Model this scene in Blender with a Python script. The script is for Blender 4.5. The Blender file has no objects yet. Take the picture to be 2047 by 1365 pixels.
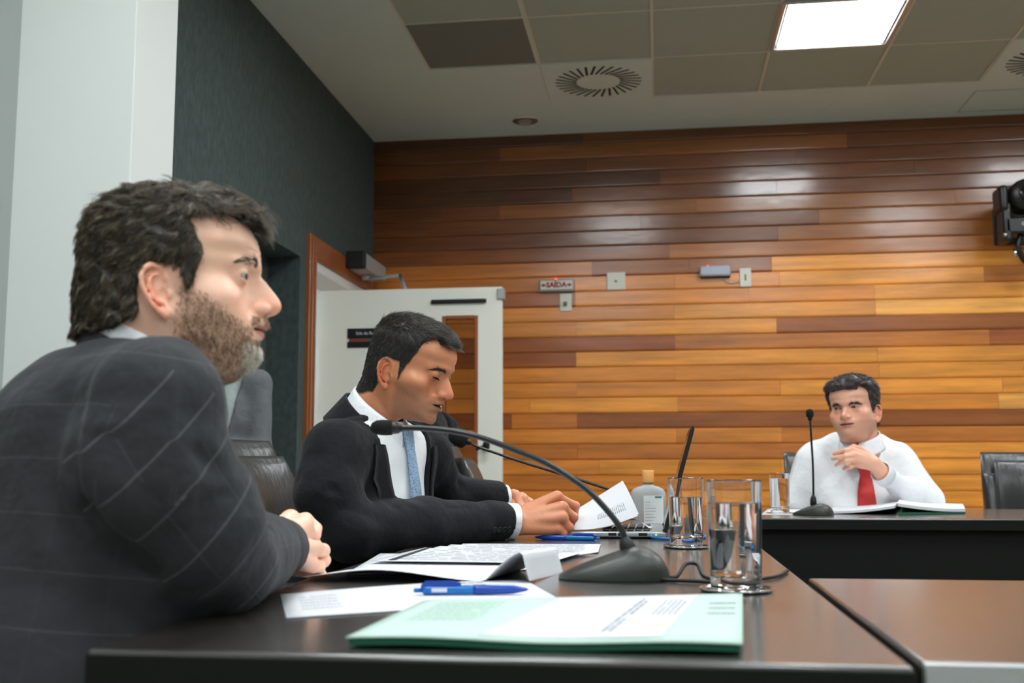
import bpy, bmesh, math, random
import numpy as np
from mathutils import Vector, Matrix

# ------------------------------------------------------------------ camera
FPX, VX, VY, SH = 2167.0, 1318.65, 935.4, -.0021
CXP, CYP, CAMZ = 1023.5, 682.5, .909
def cam_axes():
    dy = np.array([VX-CXP, -(VY-CYP), -FPX]); dy /= np.linalg.norm(dy)
    h = np.array([1, -SH, 0.]); n = np.cross(h, dy); n /= np.linalg.norm(n)
    if n[1] < 0: n = -n
    return np.array([np.cross(dy, n), dy, n])
RC = cam_axes()
CAM = np.array([0, 0, CAMZ])
def ray(px, py): return RC @ np.array([px-CXP, -(py-CYP), -FPX])
def at(px, py, Y): r = ray(px, py); return CAM + r*(Y/r[1])
def atz(px, py, z=.75): r = ray(px, py); return CAM + r*((z-CAMZ)/r[2])
def atx(px, py, x): r = ray(px, py); return CAM + r*(x/r[0])

sc = bpy.context.scene
col = sc.collection
cd = bpy.data.cameras.new('camera'); cam = bpy.data.objects.new('camera', cd); col.objects.link(cam)
cd.sensor_width = 36; cd.lens = FPX*36/2047; cd.clip_start = .05
M3 = Matrix([[float(RC[i][j]) for j in range(3)] for i in range(3)])
cam.matrix_world = Matrix.Translation(Vector(CAM)) @ M3.to_4x4()
cd.dof.use_dof = True; cd.dof.focus_distance = 2.35; cd.dof.aperture_fstop = 5.6
sc.camera = cam
# ------------------------------------------------------------------ world, light, exposure
w = bpy.data.worlds.new('world'); sc.world = w; w.use_nodes = True
w.node_tree.nodes['Background'].inputs[0].default_value = (.75, .9, 1, 1)
w.node_tree.nodes['Background'].inputs[1].default_value = .02
PANEL = 17.0
LAMPS = [(.975, 5.68), (2.925, 5.68), (-.335, 4.37), (2.275, 4.37), (.975, 2.4), (-.985, 1.75), (2.925, 2.4),
         (-.335, .45), (1.625, .45), (.975, -1.5), (-.985, -1.5), (2.925, -1.5)]
sc.view_settings.view_transform = 'Standard'; sc.view_settings.look = 'None'
sc.view_settings.gamma = 1; sc.view_settings.use_curve_mapping = False
sc.view_settings.exposure = 0.75
sc.cycles.max_bounces = 10

# ------------------------------------------------------------------ helpers
def lin(c):
    return tuple(((v/255/12.92) if v/255 <= .04045 else ((v/255+.055)/1.055)**2.4) for v in c)
def put(o, label=None, cat=None, group=None, kind=None):
    if label: o['label'] = label
    if cat: o['category'] = cat
    if group: o['group'] = group
    if kind: o['kind'] = kind
    return o
def empty(name, loc=(0, 0, 0), rz=0, label=None, cat=None, group=None):
    o = bpy.data.objects.new(name, None); col.objects.link(o)
    o.location = tuple(float(v) for v in loc); o.rotation_euler = (0, 0, rz); o.empty_display_size = .05
    return put(o, label, cat, group)
def root_loc(p):
    l = np.zeros(3)
    while p is not None:
        l += np.array(p.location); p = p.parent
    return l
def link_mesh(name, me, mat=None, parent=None):
    o = bpy.data.objects.new(name, me); col.objects.link(o)
    if mat: me.materials.append(mat)
    if parent: o.parent = parent
    return o
def np_mesh(name, V, F, mat=None, parent=None, smooth=True, cols=None, attrs=None, local=False):
    V = np.asarray(V, dtype=np.float64)
    if parent is not None and not local: V = V - root_loc(parent)
    me = bpy.data.meshes.new(name)
    V = V.astype(np.float32)
    if isinstance(F, np.ndarray):
        n = F.shape[1]; me.vertices.add(len(V)); me.vertices.foreach_set('co', V.ravel())
        me.loops.add(F.size); me.loops.foreach_set('vertex_index', F.ravel().astype(np.int32))
        me.polygons.add(len(F)); me.polygons.foreach_set('loop_start', np.arange(0, F.size, n, dtype=np.int32))
        me.update(calc_edges=True)
    else: me.from_pydata(V.tolist(), [], F)
    if smooth: me.polygons.foreach_set('use_smooth', np.ones(len(me.polygons), dtype=bool))
    if cols is not None:
        a = me.color_attributes.new('Col', 'FLOAT_COLOR', 'POINT')
        c4 = np.ones((len(V), 4), dtype=np.float32); c4[:, :3] = cols; a.data.foreach_set('color', c4.ravel())
    if attrs:
        for k, v in attrs.items():
            a = me.attributes.new(k, 'FLOAT', 'POINT'); a.data.foreach_set('value', np.asarray(v, dtype=np.float32))
    me.validate(); me.update()
    return link_mesh(name, me, mat, parent)

class MB:
    """collects pieces; build() links them as one mesh (vertices in world space, or local=True)"""
    def __init__(s): s.bm = bmesh.new()
    def _add(s, V, F, M=None, smooth=False):
        vs = [s.bm.verts.new(M @ Vector(v) if M else Vector([float(q) for q in v])) for v in V]
        out = []
        for f in F:
            try: fc = s.bm.faces.new([vs[i] for i in f]); fc.smooth = smooth; out.append(fc)
            except ValueError: pass
        return vs, out
    def box(s, a, b, bev=0, seg=2, M=None):
        x0, y0, z0 = [float(v) for v in a]; x1, y1, z1 = [float(v) for v in b]
        V = [(x0,y0,z0),(x1,y0,z0),(x1,y1,z0),(x0,y1,z0),(x0,y0,z1),(x1,y0,z1),(x1,y1,z1),(x0,y1,z1)]
        F = [(0,3,2,1),(4,5,6,7),(0,1,5,4),(1,2,6,5),(2,3,7,6),(3,0,4,7)]
        vs, fs = s._add(V, F, M)
        if bev:
            ed = {e for f in fs for e in f.edges}
            r = bmesh.ops.bevel(s.bm, geom=list(ed), offset=bev, segments=seg, profile=.5, affect='EDGES')
            for f in r['faces']: f.smooth = True
        return s
    def lathe(s, prof, c=(0, 0, 0), n=32, M=None, closed=False):
        V, F = [], []
        m = len(prof)
        for i in range(n):
            a = 2*math.pi*i/n
            for r, z in prof: V.append((c[0]+r*math.cos(a), c[1]+r*math.sin(a), c[2]+z))
        for i in range(n):
            j = (i+1) % n
            for k in range(m-1 if not closed else m):
                l = (k+1) % m
                F.append((i*m+k, j*m+k, j*m+l, i*m+l))
        vs, fs = s._add(V, F, M, True)
        bmesh.ops.remove_doubles(s.bm, verts=vs, dist=1e-6)
        return s
    def tube(s, pts, rad, n=10, cap=True):
        pts = [Vector([float(q) for q in p]) for p in pts]; m = len(pts)
        if not hasattr(rad, '__len__'): rad = [rad]*m
        V, F = [], []
        up = Vector((0, 0, 1))
        t0 = (pts[1]-pts[0]).normalized()
        if abs(t0.dot(up)) > .95: up = Vector((0, 1, 0))
        u = t0.cross(up).normalized()
        for i, p in enumerate(pts):
            t = (pts[min(i+1, m-1)]-pts[max(i-1, 0)]).normalized()
            u = (u - t*u.dot(t)).normalized(); v = t.cross(u)
            for k in range(n):
                a = 2*math.pi*k/n; V.append(p+(u*math.cos(a)+v*math.sin(a))*rad[i])
        for i in range(m-1):
            for k in range(n):
                l = (k+1) % n; F.append((i*n+k, i*n+l, (i+1)*n+l, (i+1)*n+k))
        if cap: F.append(tuple(range(n-1, -1, -1))); F.append(tuple(range((m-1)*n, m*n)))
        s._add(V, F, None, True); return s
    def prism(s, poly, d0, d1, axis='x'):
        """polygon in the two other axes extruded from d0 to d1"""
        n = len(poly)
        def mk(p, d): return {'x': (d, p[0], p[1]), 'y': (p[0], d, p[1]), 'z': (p[0], p[1], d)}[axis]
        V = [mk(p, d0) for p in poly]+[mk(p, d1) for p in poly]
        F = [tuple(range(n)), tuple(range(2*n-1, n-1, -1))]+[(i, n+i, n+(i+1) % n, (i+1) % n) for i in range(n)]
        vs, fs = s._add(V, F); bmesh.ops.recalc_face_normals(s.bm, faces=fs); return s
    def build(s, name, mat=None, parent=None, local=False, smooth=False):
        if parent is not None and not local:
            l = Vector(root_loc(parent)); bmesh.ops.translate(s.bm, verts=s.bm.verts, vec=-l)
        bmesh.ops.recalc_face_normals(s.bm, faces=s.bm.faces)
        if smooth:
            for f in s.bm.faces: f.smooth = True
        me = bpy.data.meshes.new(name); s.bm.to_mesh(me); s.bm.free()
        return link_mesh(name, me, mat, parent)

def support(prof, d=.0006):
    out = [prof[0]]
    for (r0, z0), (r1, z1) in zip(prof[:-1], prof[1:]):
        L = math.hypot(r1-r0, z1-z0)
        if L > 3*d:
            for k in (d/L, .5, 1-d/L): out.append((r0+(r1-r0)*k, z0+(z1-z0)*k))
        out.append((r1, z1))
    return out
def smooth_curve(P, n=8):
    P = [np.array(p, float) for p in P]; out = []
    Q = [2*P[0]-P[1]]+P+[2*P[-1]-P[-2]]
    for i in range(1, len(Q)-2):
        for k in range(n):
            t = k/n; a, b, c, d = Q[i-1], Q[i], Q[i+1], Q[i+2]
            out.append(.5*((2*b)+(-a+c)*t+(2*a-5*b+4*c-d)*t*t+(-a+3*b-3*c+d)*t**3))
    out.append(P[-1]); return out

def copy_tree(o, parent=None, top=True):
    c = o.copy(); col.objects.link(c); c.parent = parent
    for ch in list(o.children): copy_tree(ch, c, False)
    return c

# ------------------------------------------------------------------ materials
class NT:
    def __init__(s, name):
        s.m = bpy.data.materials.new(name); s.m.use_nodes = True; s.t = s.m.node_tree
        s.b = s.t.nodes['Principled BSDF']
    def n(s, typ, **kw):
        nd = s.t.nodes.new(typ)
        for k, v in kw.items():
            if k.startswith('i_'):
                key = k[2:]; key = int(key) if key.isdigit() else key.replace('_', ' ')
                nd.inputs[key].default_value = v
            else: setattr(nd, k, v)
        return nd
    def l(s, a, b): s.t.links.new(a, b)
def mat(name, c, rough=.5, metal=0, spec=.5, noise=None, bump=None, coat=0, coat_rough=.1, sheen=0, stretch=(1, 1, 1), trans=0, ior=1.5, emis=None, estr=0, sss=0, rvar=None):
    t = NT(name); b = t.b
    c = lin(c); b.inputs['Base Color'].default_value = (*c, 1); b.inputs['Roughness'].default_value = rough
    b.inputs['Metallic'].default_value = metal; b.inputs['Specular IOR Level'].default_value = spec
    b.inputs['Coat Weight'].default_value = coat; b.inputs['Coat Roughness'].default_value = coat_rough
    b.inputs['Sheen Weight'].default_value = sheen; b.inputs['Transmission Weight'].default_value = trans
    b.inputs['IOR'].default_value = ior
    if sss: b.inputs['Subsurface Weight'].default_value = sss; b.inputs['Subsurface Radius'].default_value = (.01, .004, .002); b.inputs['Subsurface Scale'].default_value = 1
    if emis: b.inputs['Emission Color'].default_value = (*lin(emis), 1); b.inputs['Emission Strength'].default_value = estr
    if noise or bump or rvar:
        tc = t.n('ShaderNodeTexCoord'); mp = t.n('ShaderNodeMapping'); mp.inputs['Scale'].default_value = stretch
        t.l(tc.outputs['Object'], mp.inputs[0])
    if noise:
        sc_, amt = noise
        nz = t.n('ShaderNodeTexNoise', i_Scale=sc_, i_Detail=4.0); t.l(mp.outputs[0], nz.inputs['Vector'])
        mx = t.n('ShaderNodeMix', data_type='RGBA'); mx.inputs['A'].default_value = (*[v*(1-amt) for v in c], 1)
        mx.inputs['B'].default_value = (*[min(1, v*(1+amt)) for v in c], 1)
        t.l(nz.outputs['Fac'], mx.inputs['Factor']); t.l(mx.outputs['Result'], b.inputs['Base Color'])
    if bump:
        sc_, st = bump
        nz = t.n('ShaderNodeTexNoise', i_Scale=sc_, i_Detail=3.0); t.l(mp.outputs[0], nz.inputs['Vector'])
        bp = t.n('ShaderNodeBump', i_Strength=st, i_Distance=.002); t.l(nz.outputs['Fac'], bp.inputs['Height']); t.l(bp.outputs[0], b.inputs['Normal'])
    if rvar:
        nz = t.n('ShaderNodeTexNoise', i_Scale=rvar[0], i_Detail=3.0); t.l(mp.outputs[0], nz.inputs['Vector'])
        mr = t.n('ShaderNodeMapRange'); mr.inputs['To Min'].default_value = rvar[1]; mr.inputs['To Max'].default_value = rvar[2]
        t.l(nz.outputs['Fac'], mr.inputs['Value']); t.l(mr.outputs[0], b.inputs['Roughness'])
    return t.m

def plank_mat():
    t = NT('varnished_wood'); b = t.b
    oi = t.n('ShaderNodeObjectInfo'); tc = t.n('ShaderNodeTexCoord')
    mp = t.n('ShaderNodeMapping'); mp.inputs['Scale'].default_value = (.7, 1, 9)
    t.l(tc.outputs['Object'], mp.inputs[0])
    ad = t.n('ShaderNodeVectorMath', operation='ADD'); cb = t.n('ShaderNodeCombineXYZ')
    ml = t.n('ShaderNodeMath', operation='MULTIPLY'); ml.inputs[1].default_value = 37
    t.l(oi.outputs['Random'], ml.inputs[0]); t.l(ml.outputs[0], cb.inputs[0]); t.l(ml.outputs[0], cb.inputs[2])
    t.l(mp.outputs[0], ad.inputs[0]); t.l(cb.outputs[0], ad.inputs[1])
    n1 = t.n('ShaderNodeTexNoise', i_Scale=2.0, i_Detail=6.0, i_Roughness=.6); t.l(ad.outputs[0], n1.inputs['Vector'])
    mp2 = t.n('ShaderNodeMapping'); mp2.inputs['Scale'].default_value = (2, 1, 40); t.l(ad.outputs[0], mp2.inputs[0])
    n2 = t.n('ShaderNodeTexNoise', i_Scale=3.0, i_Detail=3.0); t.l(mp2.outputs[0], n2.inputs['Vector'])
    s1 = t.n('ShaderNodeMapRange'); s1.inputs['From Min'].default_value = .3; s1.inputs['From Max'].default_value = .7
    s1.inputs['To Min'].default_value = .62; s1.inputs['To Max'].default_value = 1.25; t.l(n1.outputs['Fac'], s1.inputs['Value'])
    s2 = t.n('ShaderNodeMapRange'); s2.inputs['To Min'].default_value = .8; s2.inputs['To Max'].default_value = 1.2; t.l(n2.outputs['Fac'], s2.inputs['Value'])
    m = t.n('ShaderNodeMath', operation='MULTIPLY'); t.l(s1.outputs[0], m.inputs[0]); t.l(s2.outputs[0], m.inputs[1])
    vs = t.n('ShaderNodeVectorMath', operation='SCALE'); t.l(oi.outputs['Color'], vs.inputs[0]); t.l(m.outputs[0], vs.inputs['Scale'])
    t.l(vs.outputs[0], b.inputs['Base Color'])
    b.inputs['Roughness'].default_value = .42; b.inputs['Coat Weight'].default_value = .8; b.inputs['Coat Roughness'].default_value = .19; b.inputs['Specular IOR Level'].default_value = .3; b.inputs['Coat IOR'].default_value = 1.6
    mp3 = t.n('ShaderNodeMapping'); mp3.inputs['Scale'].default_value = (6, 1, .9); t.l(ad.outputs[0], mp3.inputs[0])
    n3 = t.n('ShaderNodeTexNoise', i_Scale=1.6, i_Detail=2.0); t.l(mp3.outputs[0], n3.inputs['Vector'])
    bp = t.n('ShaderNodeBump', i_Strength=.3, i_Distance=.004); t.l(n3.outputs['Fac'], bp.inputs['Height'])
    t.l(bp.outputs[0], b.inputs['Normal']); t.l(bp.outputs[0], b.inputs['Coat Normal'])
    return t.m
def attr_mat(name, rough=.5, sss=0, spec=.5, sheen=0, bump=None):
    t = NT(name); a = t.n('ShaderNodeAttribute', attribute_name='Col'); t.l(a.outputs['Color'], t.b.inputs['Base Color'])
    t.b.inputs['Roughness'].default_value = rough; t.b.inputs['Specular IOR Level'].default_value = spec
    t.b.inputs['Sheen Weight'].default_value = sheen
    if sss:
        t.b.inputs['Subsurface Weight'].default_value = sss; t.b.inputs['Subsurface Radius'].default_value = (.009, .0035, .0018); t.b.inputs['Subsurface Scale'].default_value = 1
    if bump:
        tc = t.n('ShaderNodeTexCoord'); nz = t.n('ShaderNodeTexNoise', i_Scale=bump[0], i_Detail=3.0); t.l(tc.outputs['Object'], nz.inputs['Vector'])
        bp = t.n('ShaderNodeBump', i_Strength=bump[1], i_Distance=.001); t.l(nz.outputs['Fac'], bp.inputs['Height']); t.l(bp.outputs[0], t.b.inputs['Normal'])
    return t.m

M = {}
M['plank'] = plank_mat()
M['ceil'] = mat('ceiling_paint', (206, 218, 210), .9, noise=(3, .03))
M['tile'] = mat('ceiling_tile_paint', (168, 176, 162), .95, bump=(120, .3), noise=(60, .05))
M['tile_dark'] = mat('grey_ceiling_grille', (118, 120, 112), .8, noise=(300, .12))
M['grid'] = mat('grid_paint', (205, 202, 186), .6)
M['darkwall'] = mat('dark_teal_wallpaper', (66, 78, 77), .85, noise=(34, .6), bump=(60, .5), stretch=(1, 1.6, .6))
M['greywall'] = mat('light_grey_paint', (168, 175, 172), .85, noise=(2, .03))
M['whitewall'] = mat('white_paint', (226, 230, 227), .8, noise=(2, .02))
M['floor'] = mat('beige_grey_floor', (160, 155, 146), .95, noise=(90, .25), bump=(200, .6))
M['frame'] = mat('door_frame_wood', (150, 82, 34), .4, noise=(8, .25), stretch=(8, 8, .6), coat=.3)
M['doorp'] = mat('cream_door_paint', (244, 244, 232), .45, noise=(2, .02))
M['black'] = mat('black_plastic', (22, 23, 22), .4, bump=(400, .1))
M['blackm'] = mat('black_rubber', (14, 15, 15), .6)
M['wenge'] = mat('dark_wenge_veneer', (34, 26, 20), .46, spec=.8, coat=1, coat_rough=.17, noise=(6, .3), stretch=(4, .5, 4), rvar=(5, .42, .5))
M['wenge'].node_tree.nodes['Principled BSDF'].inputs['Coat IOR'].default_value = 1.75
M['fascia'] = mat('dark_table_edge', (17, 18, 16), .6, spec=.2, noise=(6, .1))
M['alu'] = mat('satin_aluminium', (200, 203, 205), .35, metal=.8)
M['silver'] = mat('silver_plastic', (170, 173, 172), .45, metal=.3)
M['steel'] = mat('polished_steel', (215, 215, 215), .12, metal=1)
M['leather'] = mat('black_leather', (50, 50, 49), .32, noise=(3, .1), bump=(14, .9), stretch=(4, 4, .6))
M['paper'] = mat('white_paper', (218, 220, 225), .7)
M['green'] = mat('pale_green_paper', (186, 212, 200), .7)
M['greenpad'] = mat('green_paper_edge', (28, 96, 74), .8, noise=(300, .15), stretch=(.05, .05, 6))
M['ink'] = mat('grey_print', (140, 144, 150), .8)
M['inkd'] = mat('dark_print', (40, 42, 45), .8)
M['hilite'] = mat('yellow_highlighter', (240, 236, 190), .8)
M['white_plastic'] = mat('white_plastic', (224, 222, 208), .45)
M['red'] = mat('red_print', (150, 20, 30), .6)
M['glass'] = mat('clear_glass', (255, 255, 255), .0, trans=1, ior=1.48)
M['pane'] = mat('door_pane_glass', (190, 185, 175), .02, trans=1, ior=1.1)
M['water'] = mat('water', (255, 255, 255), .0, trans=1, ior=1.33)
M['gel'] = mat('clear_gel', (232, 238, 240), .05, trans=.55, ior=1.3)
M['pet'] = mat('frosted_bottle_plastic', (214, 222, 224), .18, trans=.45, ior=1.2)
M['orange'] = mat('orange_cap_plastic', (240, 172, 96), .5)
M['blue'] = mat('blue_pen_plastic', (0, 66, 168), .25, spec=.6)
M['cyan'] = mat('light_blue_pen_plastic', (0, 112, 190), .25)
M['bluec'] = mat('blue_cable', (30, 110, 190), .45)
M['micbody'] = mat('dark_grey_microphone_plastic', (46, 49, 45), .42, bump=(300, .1))
M['neck'] = mat('black_flexible_neck', (30, 32, 30), .3)
M['foam'] = mat('black_foam', (16, 17, 17), .95, bump=(500, 1))
M['screen'] = mat('laptop_screen_glass', (28, 24, 22), .12)
M['deck'] = mat('laptop_grey_deck', (176, 178, 180), .35, metal=.6)
M['key'] = mat('laptop_black_key', (34, 35, 37), .5)
M['slot'] = mat('black_slot', (26, 28, 26), .9)
M['teal'] = mat('teal_label_print', (40, 120, 125), .6)
M['label'] = mat('white_bottle_label', (232, 236, 234), .5)
M['led'] = mat('red_led', (255, 40, 20), .5, emis=(255, 60, 30), estr=3)
M['ledy'] = mat('green_led', (60, 255, 40), .5, emis=(90, 255, 60), estr=3)
M['yellow'] = mat('yellow_tape', (235, 215, 60), .6)
t = NT('light_diffuser'); e = t.n('ShaderNodeEmission'); e.inputs[0].default_value = (.93, .98, 1, 1); e.inputs[1].default_value = PANEL
t.l(e.outputs[0], t.t.nodes['Material Output'].inputs[0]); M['panel'] = t.m

# ------------------------------------------------------------------ room
WX, WY, CZ, RX, BY = -1.99, 7.37, 3.24, 4.6, -3.2
def struct(o, **k): return put(o, kind='structure', **k)
struct(MB().box((WX-.2, BY-.2, -.1), (RX+.2, WY+.2, 0)).build('floor', M['floor']))
wb = struct(MB().box((WX-.3, WY+.02, 0), (RX+.2, WY+.2, CZ+.15)).build('wall_back', M['slot']))
struct(MB().box((RX, BY, 0), (RX+.15, WY+.02, CZ+.15)).build('wall_right', M['greywall']))
struct(MB().box((WX-.2, BY-.15, 0), (RX+.2, BY, CZ+.15)).build('wall_front', M['greywall']))
# left wall: dark papered part with a niche and the door opening, grey part nearer
DY0, DY1, DZ = 6.03, 7.2, 2.13
NY0, NY1, NZ, ND = 4.45, 5.81, 2.10, .19
m = MB(); T = .22
m.box((WX-T, 3.1, 0), (WX, NY0, CZ+.15)); m.box((WX-T, NY0, NZ), (WX, NY1, CZ+.15)); m.box((WX-T-.12, NY0, 0), (WX-ND, NY1, NZ))
m.box((WX-T, NY1, 0), (WX, DY0, CZ+.15)); m.box((WX-T, DY0, DZ), (WX, DY1, CZ+.15)); m.box((WX-T, DY1, 0), (WX, WY+.02, CZ+.15))
struct(m.build('wall_left', M['darkwall']))
struct(MB().box((WX-T, BY, 0), (WX-.004, 3.1, CZ+.15)).build('wall_left_near', M['greywall'])).name = 'wall_left_side'
# white column standing out from the left wall
CF, CBK, CXR = 3.08, 3.37, -1.605
c = MB().box((WX-.01, CF, 0), (CXR, CBK, CZ+.02), .004).build('white_column', M['whitewall'])
c.name = 'trim_1'; struct(c)
# corridor seen through the door opening
m = MB(); m.box((WX-1.6, 5.2, 0), (WX-1.5, 8.2, 2.6)); m.box((WX-1.6, 8.1, 0), (WX-.22, 8.2, 2.6)); m.box((WX-1.6, 5.1, 0), (WX-.22, 5.2, 2.6)); m.box((WX-1.6, 5.1, 2.6), (WX-.22, 8.2, 2.7)); m.box((WX-1.6, 5.1, -.1), (WX-.22, 8.2, 0))
struct(m.build('wall_corridor', M['whitewall']))
cl = empty('ceiling_light', (WX-.85, 6.6, 2.59), label='white square light panel in the corridor outside the open door', cat='light')
MB().box((WX-1.1, 6.35, 2.575), (WX-.6, 6.85, 2.6)).build('light_diffuser', M['panel'], cl)

# planks: rows of .1045 from the line z=.861 upwards and downwards
def px2x(px): return (px-VX)/2167*WY
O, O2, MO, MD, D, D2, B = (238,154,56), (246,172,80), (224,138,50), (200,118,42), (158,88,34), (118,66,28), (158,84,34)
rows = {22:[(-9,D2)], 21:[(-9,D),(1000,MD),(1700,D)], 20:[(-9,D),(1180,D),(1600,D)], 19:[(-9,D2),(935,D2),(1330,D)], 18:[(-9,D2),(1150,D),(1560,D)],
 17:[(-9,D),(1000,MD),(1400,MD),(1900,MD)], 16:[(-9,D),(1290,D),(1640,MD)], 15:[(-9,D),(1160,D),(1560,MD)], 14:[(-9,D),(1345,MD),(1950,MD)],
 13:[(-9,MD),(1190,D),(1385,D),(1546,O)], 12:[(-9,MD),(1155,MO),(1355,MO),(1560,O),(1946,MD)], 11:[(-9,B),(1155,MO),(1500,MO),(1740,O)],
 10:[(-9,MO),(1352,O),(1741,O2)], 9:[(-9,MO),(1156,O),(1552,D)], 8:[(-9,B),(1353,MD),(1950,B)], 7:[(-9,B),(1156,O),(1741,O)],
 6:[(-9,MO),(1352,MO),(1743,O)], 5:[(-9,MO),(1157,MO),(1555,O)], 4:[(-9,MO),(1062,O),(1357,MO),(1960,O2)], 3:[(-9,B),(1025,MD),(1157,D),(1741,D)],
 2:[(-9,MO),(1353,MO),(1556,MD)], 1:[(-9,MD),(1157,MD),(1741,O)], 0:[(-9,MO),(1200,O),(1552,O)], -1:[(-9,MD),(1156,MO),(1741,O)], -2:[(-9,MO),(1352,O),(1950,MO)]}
random.seed(4)
ROWH = .1045
def plank_mesh(x0, x1, h, name='plank'):
    g = .0008; prof = [(.02, 0.001), (.009, 0.001), (.0045, .0035), (.0015, .008), (.0003, .0125), (0, .016), (0, h-.0016), (.0006, h-.0007), (.0012, h-.0005), (.02, h-.0005)]
    V = []; F = []; n = len(prof)
    for x in (x0+g, x1-g):
        for y, z in prof: V.append((x, y, z))
    for i in range(n-1): F.append((i, n+i, n+i+1, i+1))
    F.append(tuple(range(n-1, -1, -1))); F.append(tuple(range(n, 2*n)))
    me = bpy.data.meshes.new(name); me.from_pydata(V, [], F); me.materials.append(M['plank'])
    for i_ in (2, 3, 4): me.polygons[i_].use_smooth = False
    me.update(); return me
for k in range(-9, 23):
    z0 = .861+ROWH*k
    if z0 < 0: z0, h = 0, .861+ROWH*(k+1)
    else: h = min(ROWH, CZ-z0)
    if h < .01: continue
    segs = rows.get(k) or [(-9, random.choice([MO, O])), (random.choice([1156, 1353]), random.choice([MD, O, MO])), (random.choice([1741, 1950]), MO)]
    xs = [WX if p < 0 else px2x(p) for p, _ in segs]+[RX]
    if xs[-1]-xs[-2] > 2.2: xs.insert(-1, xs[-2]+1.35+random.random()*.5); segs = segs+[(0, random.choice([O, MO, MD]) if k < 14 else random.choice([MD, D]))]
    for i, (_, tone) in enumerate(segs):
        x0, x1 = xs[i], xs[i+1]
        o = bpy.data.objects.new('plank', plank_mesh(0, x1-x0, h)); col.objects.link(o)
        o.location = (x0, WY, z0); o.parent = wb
        f = random.uniform(.93, 1.07)*(.55 if k >= 15 else .75 if k == 14 else 1); c = lin(tone); o.color = (c[0]*f, c[1]*f, c[2]*f, 1)  # upper rows toned down: darker wood, partly shade put into the colour

# ceiling: plaster border with a field of tiles
TX0, TY1, TP = -1.31, 6.69, .655
NXT, NYT = 8, 14
TX1 = TX0+TP*NXT; TY0 = TY1-TP*NYT
m = MB()
m.box((WX, TY1, CZ), (RX, WY+.02, CZ+.12)); m.box((WX, BY, CZ), (TX0, TY1, CZ+.12)); m.box((TX1, BY, CZ), (RX, TY1, CZ+.12)) if TX1 < RX else None
m.box((TX0, TY1-TP+.0, CZ), (TX0+TP, TY1, CZ+.12)); m.box((TX0, BY, CZ), (min(TX1, RX), TY0, CZ+.12))
m.box((WX, BY, CZ+.12), (RX, WY, CZ+.2))
ceil = struct(m.build('ceiling', M['ceil']))
lampset = {(round((x-TX0)/TP-.5), round((TY1-y)/TP-.5)) for x, y in LAMPS}
diffs = {(1, 0), (5, 0)}
tile_me = None
def base_tile(mt, lift, name):
    b = MB().box((-TP/2+.008, -TP/2+.008, 0), (TP/2-.008, TP/2-.008, .012), .003, 1); o = b.build(name, mt); me = o.data; bpy.data.objects.remove(o); return me
tm = base_tile(M['tile'], 0, 'ceiling_tile'); td = base_tile(M['tile_dark'], 0, 'ceiling_tile_dark')
for i in range(NXT):
    for j in range(NYT):
        if (i, j) == (0, 0) or (i, j) in lampset or (i, j) in diffs: continue
        if TX0+TP*i > RX-.1: continue
        o = bpy.data.objects.new('ceiling_tile', td if (i, j) == (0, 1) else tm); col.objects.link(o)
        o.location = (TX0+TP*(i+.5), TY1-TP*(j+.5), CZ+.006); o.parent = ceil
for i in range(NXT+1):
    x = TX0+TP*i
    y1 = TY1 if i > 0 else TY1-TP
    wd = .014 if i in (0, 1) else .009
    MB().box((x-wd, TY0, CZ+.001), (x+wd, y1, CZ+.03)).build('grid_bar', M['grid'], ceil)
for j in range(NYT+1):
    y = TY1-TP*j
    MB().box((TX0 if j > 0 else TX0+TP, y-.007, CZ+.003), (min(TX1, RX), y+.007, CZ+.03)).build('grid_bar', M['grid'], ceil)
# flat access hatch near the back wall
m = MB(); hx0, hy0, hx1, hy1 = 1.99, 6.86, 2.6, 7.27
for a, b in [((hx0, hy0), (hx1, hy0+.008)), ((hx0, hy1-.008), (hx1, hy1)), ((hx0, hy0), (hx0+.008, hy1)), ((hx1-.008, hy0), (hx1, hy1))]:
    m.box((a[0], a[1], CZ-.002), (b[0], b[1], CZ+.01))
m.build('hatch_frame', M['tile'], ceil)
# light panels
lab = {0: 'bright square ceiling light panel in view above the back of the room', 1: 'square ceiling light panel at the right, out of frame, near the back wall'}
for k, (lx, ly) in enumerate(LAMPS):
    L = empty('ceiling_light', (lx, ly, CZ), label=lab.get(k, 'square ceiling light panel overhead, outside the frame'), cat='ceiling light', group='square ceiling light panels')
    if k == 0:
        m = MB(); a, b_ = .31, .285
        for s in (-1, 1):
            m.box((lx+s*a-.012, ly-a-.012, CZ-.012), (lx+s*a+.012, ly+a+.012, CZ+.02), .003, 1); m.box((lx-a, ly+s*a-.012, CZ-.0121), (lx+a, ly+s*a+.012, CZ+.0201), .003, 1)
        fr = m.build('light_frame', M['alu'], L); frd = fr.data
        m = MB()
        for s in (-1, 1):
            m.box((lx+s*.292-.008, ly-.3, CZ-.002), (lx+s*.292+.008, ly+.3, CZ+.02)); m.box((lx-.284, ly+s*.292-.008, CZ-.0021), (lx+.284, ly+s*.292+.008, CZ+.0201))
        gs = m.build('light_gasket', M['tile_dark'], L); gsd = gs.data
        df = MB().box((lx-.29, ly-.29, CZ-.001), (lx+.29, ly+.29, CZ+.01)).build('light_diffuser', M['panel'], L); dfd = df.data
    else:
        for nm, d in (('light_frame', frd), ('light_gasket', gsd), ('light_diffuser', dfd)):
            o = bpy.data.objects.new(nm, d); col.objects.link(o); o.parent = L
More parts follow.
